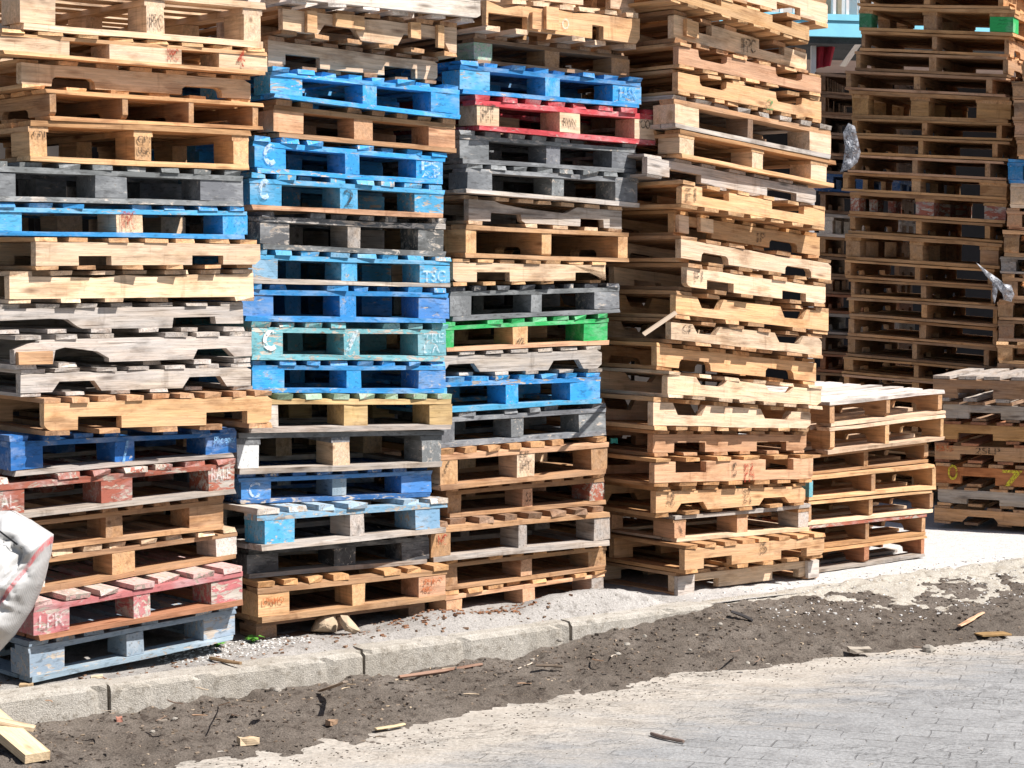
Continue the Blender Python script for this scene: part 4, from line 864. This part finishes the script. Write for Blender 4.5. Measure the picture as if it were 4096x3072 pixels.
# ------------------------------------------------------------------ the woven sack at the left edge
def sack():
    Y = 7.05
    outline = [(-330, 2110), (-60, 2045), (42, 2042), (120, 2085), (206, 2140), (196, 2230), (170, 2330), (120, 2450), (60, 2540), (0, 2605), (-60, 2660), (-330, 2720)]
    pts = [at_depth(x, y, Y) for x, y in outline]
    # resample the outline
    ring = []
    for i in range(len(pts)):
        a, b = pts[i], pts[(i + 1) % len(pts)]
        for k in range(9): ring.append(a.lerp(b, k / 9))
    cen = sum(pts, Vector()) / len(pts)
    n = len(ring); L = 26; vs_, fs_ = [], []
    for side in (-1, 1):
        for l in range(L + 1):
            r = 1 - l / L
            for i, p in enumerate(ring):
                q = cen + (p - cen) * r
                th_ = .20 * math.sqrt(max(0, 1 - r ** 2.6))
                nz = noise.fractal(Vector((q.x * 7, q.z * 7 + side * 9, 3)), .8, 2.1, 5) * .045
                crz = 1 - abs(noise.noise(Vector((q.x * 9 + q.z * 3, q.z * 11 - q.x * 5, side * 3.0)))) ; nz += .022 * crz ** 6 - .03 * (1 - abs(noise.noise(Vector((q.x * 6 - q.z * 5, q.z * 5, side * 7.0 + 2))))) ** 9
                fold = .022 * math.sin((q.x * 1.0 + q.z * .75) * 38 + 5 * noise.noise(Vector((q.x * 4, q.z * 4, 1)))) * (1 - r * .3)
                vs_.append(Vector((q.x, q.y + side * (th_ + (nz + fold) * (0.15 + min(1, (1 - r) * 3)) * .9), q.z)))
    m = (L + 1) * n
    for s_ in (0, 1):
        for l in range(L):
            for i in range(n):
                j = (i + 1) % n
                f = (s_ * m + l * n + i, s_ * m + l * n + j, s_ * m + (l + 1) * n + j, s_ * m + (l + 1) * n + i)
                fs_.append(f[::-1] if s_ == 0 else f)
    root = empty('woven_sack', (cen.x, cen.y, 0)); tag(root, 'white woven plastic sack with red edge stripes leaning at the left edge', 'sack')
    me = bpy.data.meshes.new('sack_body'); me.from_pydata([tuple(v - root.location) for v in vs_], [], fs_)
    me.polygons.foreach_set('use_smooth', [True] * len(fs_)); me.materials.append(M['woven plastic'])
    o = bpy.data.objects.new('sack_body', me); C.objects.link(o); o.parent = root
    # cord tied round it
    mb = MB(); prev = None
    for k in range(13):
        t = k / 12; q = at_depth(-60 + 165 * t, 2075 + 125 * t, Y - .17 + .06 * t); q.y -= .012
        ringv = [q + Vector((.004 * math.cos(a), 0, .004 * math.sin(a))) - root.location for a in (0, 2.1, 4.2)]
        mb.v += ringv; mb.g += ringv; mb.t += [1] * 3
        if k:
            b = 3 * k
            for i in range(3): mb.f.append((b - 3 + i, b - 3 + (i + 1) % 3, b + (i + 1) % 3, b + i))
    mb.build('cord', 'black cord', root)
m_, nt_ = mat('woven plastic'); t_ = NT(nt_)
tc_ = t_.n('ShaderNodeTexCoord'); ob = tc_.outputs['Object']
sx = t_.n('ShaderNodeSeparateXYZ'); t_.l(ob, sx.inputs[0])
weave = t_.n('ShaderNodeTexWave', wave_type='BANDS', bands_direction='X'); weave.inputs['Scale'].default_value = 70; t_.l(ob, weave.inputs['Vector'])
weave2 = t_.n('ShaderNodeTexWave', wave_type='BANDS', bands_direction='Z'); weave2.inputs['Scale'].default_value = 70; t_.l(ob, weave2.inputs['Vector'])
grime = t_.noise(ob, 6, 5, .65)
c_ = t_.mix(t_.ramp(grime, .4, .7), (.50, .49, .48), (.33, .32, .305))
# two printed red stripes running down along the seam
s_ = t_.math('ADD', sx.outputs['X'], t_.math('MULTIPLY', sx.outputs['Z'], -.716))
STRIPE = t_.math('ABSOLUTE', t_.math('SUBTRACT', s_, -.2485))
c_ = t_.mix(t_.math('MULTIPLY', t_.ramp(STRIPE, .010, .006), t_.ramp(t_.noise(ob, 30, 4, .7), .30, .62)), c_, (.60, .12, .13))
t_.out(c_, .45, t_.bump(t_.math('ADD', t_.math('MULTIPLY', weave.outputs['Fac'], weave2.outputs['Fac']), grime), .25, .003), .35, None, Transmission_Weight=.0, Subsurface_Weight=.0)
M['woven plastic'] = m_
sack()

# ------------------------------------------------------------------ sawn planks on the kerb, lower left
def plank(px0, py0, z0, px1, py1, z1, w_, th_, name, material, colour, label, cat, side=None):
    a, b = on_z(px0, py0, z0), on_z(px1, py1, z1)
    d = (b - a); L = d.length; d.normalize(); s_ = d.cross(Vector((0, 0, 1))).normalized(); up = s_.cross(d)
    mb = MB(); mb.beam(0, L, -w_ / 2, w_ / 2, -th_, 0, 'x', jit=.002, tone=1.05)
    mid = (a + b) / 2
    o = mb.build(name, material, None, colour, lambda v: d * (v.x - L / 2) - s_ * v.y + up * v.z)
    o.location = mid; tag(o, label, cat); return o
plank(-130, 2775, .02, 152, 3012, -.095, .095, .032, 'timber_offcut', 'wood', (.66, .50, .31, .05), 'fresh cut pale timber offcut lying across the kerb at left', 'offcut')
plank(-20, 2872, -.02, 140, 2908, -.055, .05, .012, 'timber_offcut', 'wood', (.60, .46, .30, .1), 'thin pale board lying half under the fresh timber offcut', 'offcut')

# ------------------------------------------------------------------ small things lying about
def surf(px, py):
    """the ground point seen at this pixel"""
    z = 0.0
    for _ in range(6):
        p = on_z(px, py, z); u, v = uv(p)
        if v > .08: z = yard_z(u, v)
        elif v > -.004 and u < 3.3: z = 0.0
        else: z = max(dirt_z(u, v), road_z(u, v), apron_z(u, v) if (u > 2.96 and v > -.7) else -9)
    return on_z(px, py, z)
def stick(px0, py0, px1, py1, r, name, label, cat, colour, flat=1.0, group=None, bend=.01):
    a, b = surf(px0, py0), surf(px1, py1); d = b - a; L = d.length
    mb = MB(); n = 6; k = 6
    dd = d.normalized(); s_ = dd.cross(Vector((0, 0, 1))).normalized()
    o_ = Vector((rnd.uniform(0, 50), rnd.uniform(0, 50), 0))
    for i in range(n + 1):
        t = i / n; p = dd * (L * (t - .5)) + s_ * bend * math.sin(t * 3.1 + px0) + Vector((0, 0, r * flat + .002 + (.0 if 0 < i < n else 0)))
        rr = r * (1.0 - .35 * abs(t - .4)) * rnd.uniform(.85, 1.1)
        for q in range(k):
            an = q / k * 6.283
            v = p + s_ * math.cos(an) * rr + Vector((0, 0, math.sin(an) * rr * flat))
            mb.v.append(v); mb.g.append(Vector((L * t, rr * math.cos(an), rr * math.sin(an))) + o_); mb.t.append(1.0)
    mb.f += [tuple(range(k - 1, -1, -1)), tuple(n * k + q for q in range(k))]
    for i in range(n):
        for q in range(k): mb.f.append((i * k + q, i * k + (q + 1) % k, (i + 1) * k + (q + 1) % k, (i + 1) * k + q))
    o = mb.build(name, 'wood', None, colour); o.location = (a + b) / 2
    return tag(o, label, cat, group)
stick(1596, 2719, 1928, 2668, .012, 'stick', 'long reddish stick lying along the foot of the kerb', 'stick', (.36, .20, .13, .3), .8)
stick(835, 2642, 968, 2662, .009, 'twig', 'bent brown twig lying on the kerb edge', 'twig', (.34, .21, .10, .2), .9)
stick(2608, 2943, 2731, 2976, .008, 'twig', 'dark twig alone on the grey road', 'twig', (.22, .15, .12, .4), .9)
stick(3828, 2510, 3940, 2458, .016, 'wood_strip', 'peach coloured wood strip on the dirt at right', 'wood strip', (.60, .36, .22, .1), .4)
stick(1507, 2926, 1611, 2902, .014, 'wood_strip', 'pale wood strip at the lower edge of the dirt', 'wood strip', (.58, .45, .25, .2), .4)
stick(1290, 2770, 1372, 2735, .014, 'wood_strip', 'tan wood strip close to the kerb foot', 'wood strip', (.46, .33, .22, .5), .4)
stick(2145, 2668, 2250, 2676, .010, 'twig', 'dark twig on the dirt below the third stack', 'twig', (.17, .12, .08, .4), .7)
stick(2925, 2455, 3010, 2490, .014, 'rubber_strip', 'black strip poking out of the dirt below the apron', 'strip', (.05, .045, .045, .3), .6)
def blockbit(px, py, l, w_, h_, rz, name, label, cat, material='wood', colour=(.6, .45, .28, .2), group=None):
    p = surf(px, py); mb = MB(); mb.beam(-l / 2, l / 2, -w_ / 2, w_ / 2, 0, h_, 'x', jit=min(.006, h_ * .3), seg=3)
    o = mb.build(name, material, None, colour); o.location = p + Vector((0, 0, .001)); o.rotation_euler = (rnd.uniform(-.05, .05), rnd.uniform(-.08, .08), rz)
    return tag(o, label, cat, group)
blockbit(992, 2976, .075, .04, .022, .5, 'wood_chunk', 'pale wood chunk on the dirt near the bottom edge', 'wood chunk')
blockbit(1325, 2902, .034, .03, .02, .9, 'wood_chunk', 'small peach wood chunk in the middle of the dirt', 'wood chunk', colour=(.58, .38, .24, .1))
blockbit(3437, 2606, .10, .05, .018, .1, 'wood_chunk', 'flat buff slab at the right of the dirt', 'wood chunk', 'wood', (.52, .44, .33, .5))
blockbit(3972, 2540, .16, .07, .008, .35, 'plywood_piece', 'ochre plywood piece sunk in the dirt at right', 'plywood', 'ochre ply')
blockbit(388, 2712, .045, .03, .008, .2, 'wood_chunk', 'cream chip on the pavement by the kerb joint', 'wood chunk', colour=(.66, .54, .36, .1))
blockbit(105, 2758, .05, .03, .02, .1, 'wood_chunk', 'tan chunk below the grey blue corner block', 'wood chunk', colour=(.52, .36, .2, .1))
blockbit(478, 2888, .022, .02, .018, .3, 'brick_chip', 'pink brick chip at the foot of the kerb joint', 'brick chip', 'wood', (.55, .25, .18, 0))
def pebble(px, py, r, name, label, cat, material, group=None, flat=.65):
    p = surf(px, py); me = bpy.data.meshes.new(name); vs_, fs_ = [], []
    n, m = 9, 6; sd_ = rnd.uniform(0, 50)
    for j in range(m + 1):
        for i in range(n):
            a, b = i / n * 6.283, -1.57 + 3.1416 * j / m
            v = Vector((math.cos(a) * math.cos(b), math.sin(a) * math.cos(b), math.sin(b)))
            k = 1 + .35 * noise.noise(v * 1.4 + Vector((sd_, 0, 0)))
            vs_.append((v.x * r * k * 1.25, v.y * r * k, v.z * r * k * flat + r * flat * .6))
    for j in range(m):
        for i in range(n):
            fs_.append((j * n + i, j * n + (i + 1) % n, (j + 1) * n + (i + 1) % n, (j + 1) * n + i))
    me.from_pydata(vs_, [], fs_); me.materials.append(M[material])
    o = bpy.data.objects.new(name, me); C.objects.link(o); o.location = p; o.rotation_euler.z = rnd.uniform(0, 3)
    return tag(o, label, cat, group)
pebble(3714, 2606, .030, 'stone', 'dark rounded stone at the right of the dirt', 'stone', 'stone')
for px, py in ((2240, 2565), (2508, 2582), (2580, 2548), (2760, 2603), (2128, 2642), (1340, 2745), (2470, 2620), (2990, 2655), (610, 2930), (1110, 2765), (700, 2880), (2880, 2500)):
    pebble(px, py, rnd.uniform(.008, .014), 'pebble', 'small grey pebble in the gutter dirt', 'pebble', 'stone', 'pebbles in the gutter')
for q in range(22):
    px = rnd.uniform(120, 3900); py = 2950 - .135 * px * .62 + rnd.uniform(-70, 60) - 60
    L = rnd.uniform(18, 70); an = rnd.gauss(-.1, .35)
    stick(px, py, px + L * math.cos(an), py + L * math.sin(an) * .5, rnd.uniform(.003, .006), 'wood_splinter', 'thin wood splinter in the gutter dirt', 'splinter',
          rnd.choice([(.55, .42, .27, .3), (.40, .24, .14, .2), (.20, .13, .09, .3), (.60, .50, .38, .4)]), .5, 'wood splinters in the gutter')
def scatter(name, n, pick, sizes, material, cols=None):
    mb = MB(); 
    for _ in range(n):
        p = pick()
        if p is None: continue
        l, w_ = rnd.uniform(*sizes), rnd.uniform(sizes[0] * .5, sizes[1] * .5); a = rnd.uniform(0, 3.14); h_ = min(l, w_) * .45
        c_, s2 = math.cos(a), math.sin(a); vs_ = []
        for z in (-.002, h_):
            for sx_, sy_ in ((-1, -1), (1, -1), (1, 1), (-1, 1)):
                k = rnd.uniform(.5, 1.0); x, y = sx_ * l * .5 * k, sy_ * w_ * .5 * k
                vs_.append(p + Vector((x * c_ - y * s2, x * s2 + y * c_, z * rnd.uniform(.6, 1.2))))
        mb.add(vs_, [(3, 2, 1, 0), (4, 5, 6, 7), (0, 1, 5, 4), (1, 2, 6, 5), (2, 3, 7, 6), (3, 0, 4, 7)], [v * 1.0 for v in vs_], rnd.uniform(.5, 1.3))
    o = mb.build(name, material, None, cols); return tag(o, kind='stuff')
def pick_gutter():
    u = rnd.uniform(-1.2, 5.0); e = dirt_edge(u); v = e + (-.01 - e) * rnd.random() ** .7
    x, y = xy(u, v); return Vector((x, y, dirt_z(u, v)))
def pick_yard(u0=-1.2, u1=3.2, v0=.08, v1=.55):
    def f():
        u, v = rnd.uniform(u0, u1), rnd.uniform(v0, v1); x, y = xy(u, v); return Vector((x, y, yard_z(u, v)))
    return f
def pick_apron():
    u, v = rnd.uniform(3.1, 5.4), rnd.uniform(-.5, .3); x, y = xy(u, v); return Vector((x, y, max(apron_z(u, v), yard_z(u, v) if v > .08 else -9, dirt_z(u, v) if v < 0 else -9)))
scatter('wood_chips', 900, pick_gutter, (.006, .022), 'wood', (.30, .22, .15, .3))
scatter('bark_litter', 700, pick_gutter, (.005, .020), 'wood', (.11, .08, .06, .2))
scatter('pale_litter', 90, pick_gutter, (.008, .020), 'wood', (.60, .47, .32, .2))
def pick_edge():
    u = rnd.uniform(-1.0, 5.0); v = dirt_edge(u) + rnd.gauss(.0, .07); x, y = xy(u, v); return Vector((x, y, max(road_z(u, v), dirt_z(u, v))))
scatter('dirt_crumbs', 900, pick_edge, (.004, .015), 'gutter dirt')
scatter('dirt_lumps', 900, pick_gutter, (.008, .030), 'gutter dirt')
scatter('yard_grit', 900, pick_yard(), (.005, .016), 'stone')
scatter('yard_litter', 240, pick_yard(-.9, 2.2, .10, .5), (.008, .03), 'wood', (.26, .15, .09, .2))
a_ = uv(on_z(960, 2590, 0))
scatter('plaster_crumbs', 420, pick_yard(a_[0] - .38, a_[0] + .32, a_[1] - .14, a_[1] + .16), (.005, .022), 'plaster')
def road_pick():
    u, v = rnd.uniform(-.5, 5), rnd.uniform(-2.6, -.9); x, y = xy(u, v); return Vector((x, y, road_z(u, v)))
scatter('road_grit', 380, road_pick, (.005, .014), 'stone')
scatter('apron_crumbs', 420, pick_apron, (.006, .024), 'plaster')
b_ = uv(on_z(1830, 2490, 0))
scatter('dry_leaves', 90, pick_yard(b_[0] - .35, b_[0] + .4, b_[1] - .12, b_[1] + .1), (.012, .035), 'dry leaf')
scatter('dry_leaves', 50, pick_yard(-1.2, 2.6, .09, .4), (.010, .025), 'dry leaf')

# weeds
def weed(px, py, h_, label):
    p = surf(px, py); mb = MB()
    for _ in range(16):
        a = rnd.uniform(0, 6.283); L = h_ * rnd.uniform(.6, 1.2); w_ = .012; d = Vector((math.cos(a), math.sin(a), 0)); s_ = Vector((-d.y, d.x, 0))
        q0, q1, q2 = Vector((0, 0, 0)), d * L * .5 + Vector((0, 0, L * .6)), d * L + Vector((0, 0, L * .45))
        vs_ = [q0 - s_ * .003, q0 + s_ * .003, q1 + s_ * w_, q1 - s_ * w_, q2 + s_ * .002, q2 - s_ * .002]
        mb.add(vs_, [(0, 1, 2, 3), (3, 2, 4, 5)], vs_, 1)
    o = mb.build('weed', 'leaf green'); o.location = p; tag(o, label, 'weed')
weed(868, 2588, .038, 'small green weed in front of the grey blue pallet')
weed(1012, 2570, .045, 'green weed at the corner beside the second stack')

# crumpled brown paper under the second stack
def crumple(pts, Y, depth, name, material, label, cat, amp=.012, parts=3):
    P_ = [at_depth(x, y, Y) for x, y in pts]; cen = sum(P_, Vector()) / len(P_); ring = []
    for i in range(len(P_)):
        for k in range(4): ring.append(P_[i].lerp(P_[(i + 1) % len(P_)], k / 4))
    n, L = len(ring), 7; vs_, fs_ = [], []
    for s_ in (-1, 1):
        for l in range(L + 1):
            r = 1 - l / L
            for p in ring:
                q = cen + (p - cen) * r
                nz = noise.fractal(Vector((q.x * 17, q.z * 17, s_ * 5 * (depth > .03))), .7, 2.2, 5)
                vs_.append(Vector((q.x, q.y + s_ * (depth * math.sqrt(max(0, 1 - r * r)) + nz * amp * (1 - r)), q.z)) - cen)
    m = (L + 1) * n
    for s_ in (0, 1):
        for l in range(L):
            for i in range(n):
                j = (i + 1) % n; f = (s_ * m + l * n + i, s_ * m + l * n + j, s_ * m + (l + 1) * n + j, s_ * m + (l + 1) * n + i)
                fs_.append(f[::-1] if s_ == 0 else f)
    me = bpy.data.meshes.new(name); me.from_pydata([tuple(v) for v in vs_], [], fs_); me.materials.append(M[material])
    o = bpy.data.objects.new(name, me); C.objects.link(o); o.location = cen; return tag(o, label, cat)
yb = surf(1330, 2535).y
crumple([(1240, 2525), (1262, 2480), (1300, 2452), (1340, 2458), (1352, 2500), (1345, 2530)], yb + .03, .06, 'paper_bag', 'kraft paper', 'crumpled brown paper bag under the second stack', 'paper bag')
crumple([(1362, 2460), (1390, 2462), (1425, 2500), (1442, 2522), (1420, 2536), (1378, 2522), (1358, 2490)], yb - .03, .04, 'paper_bag', 'kraft paper', 'sunlit beige crumpled paper in front of the brown bag', 'paper bag')
# plastic film caught in the dim tower
YF = 13.35
crumple([(3393, 492), (3420, 505), (3432, 560), (3443, 612), (3430, 650), (3400, 676), (3360, 690), (3372, 650), (3380, 590), (3372, 530)], YF, .012, 'plastic_bag', 'film', 'torn grey plastic bag hanging from the left of the dim tower', 'plastic bag', .035)
crumple([(3905, 1050), (3950, 1085), (3990, 1112), (4012, 1130), (4015, 1180), (3995, 1150), (3978, 1215), (3968, 1180), (3975, 1120), (3940, 1098)], 12.75, .010, 'plastic_bag', 'film', 'twisted clear plastic strip hanging right of the dim tower', 'plastic bag', .03)
crumple([(4012, 1135), (4045, 1140), (4058, 1180), (4045, 1208), (4015, 1200), (4005, 1160)], 12.70, .02, 'plastic_bag', 'film', 'small puffed plastic bag beside the twisted strip', 'plastic bag', .02)
# bits pushed into the openings
def bit(px, py, Y, l, w_, h_, name, label, cat, material, colour=None):
    p = at_depth(px, py, Y); mb = MB(); mb.beam(-l / 2, l / 2, -w_ / 2, w_ / 2, -h_ / 2, h_ / 2, 'x', jit=.004, seg=2)
    o = mb.build(name, material, None, colour); o.location = p; o.rotation_euler = (0, 0, rnd.uniform(-.4, .4)); return tag(o, label, cat)
bit(2455, 1762, 9.75, .035, .03, .026, 'plastic_cup', 'mint plastic cup in the gap beside the leaning stack', 'cup', 'teal plastic')
mb = MB(); a, b = at_depth(2570, 1334, 9.0), at_depth(2700, 1246, 9.42)
d_ = b - a
mb.add([a, a + Vector((.012, 0, -.012)), b + Vector((.012, 0, -.012)), b, a + Vector((0, .02, .004)), a + Vector((.012, .02, -.008)), b + Vector((.012, .02, -.008)), b + Vector((0, .02, .004))],
       [(0, 1, 2, 3), (7, 6, 5, 4), (0, 4, 5, 1), (1, 5, 6, 2), (2, 6, 7, 3), (3, 7, 4, 0)], [Vector((0, 0, 0))] * 4 + [Vector((.4, .02, 0))] * 4, 1.0)
tag(mb.build('wood_lath', 'wood', None, (.36, .27, .19, .3)), 'thin loose lath sticking out left of the leaning stack', 'lath')


# ------------------------------------------------------------------ light and camera
AZ, EL = R(-22), R(53)
sun_dir = Vector((math.cos(AZ) * math.cos(EL), math.sin(AZ) * math.cos(EL), math.sin(EL)))
sd = bpy.data.lights.new('sun', 'SUN'); sd.energy = 5.0; sd.angle = R(.53); sd.color = (1, .965, .925)
so = bpy.data.objects.new('sun', sd); C.objects.link(so); so.location = (0, 0, 12)
so.rotation_euler = sun_dir.to_track_quat('Z', 'Y').to_euler()
w = bpy.data.worlds.new('World'); scene.world = w; w.use_nodes = True
nt = w.node_tree; nt.nodes.clear()
sky = nt.nodes.new('ShaderNodeTexSky'); sky.sky_type = 'NISHITA'; sky.sun_disc = False
sky.sun_elevation = EL; sky.sun_rotation = R(90) - AZ
bg = nt.nodes.new('ShaderNodeBackground'); bg.inputs[1].default_value = .06
wo = nt.nodes.new('ShaderNodeOutputWorld')
nt.links.new(sky.outputs[0], bg.inputs[0]); nt.links.new(bg.outputs[0], wo.inputs[0])
cd = bpy.data.cameras.new('camera'); cd.sensor_width = 36; cd.lens = F / 4096 * 36; cd.clip_end = 500; cd.clip_start = .05
co = bpy.data.objects.new('camera', cd); C.objects.link(co)
co.location = (0, 0, HCAM); co.rotation_euler = (R(90) - PITCH, 0, 0)
scene.camera = co
vs = scene.view_settings
vs.view_transform = 'Standard'; vs.look = 'None'; vs.gamma = 1; vs.exposure = .78; vs.use_curve_mapping = False
scene.cycles.max_bounces = 6; scene.cycles.diffuse_bounces = 4; scene.cycles.transparent_max_bounces = 8
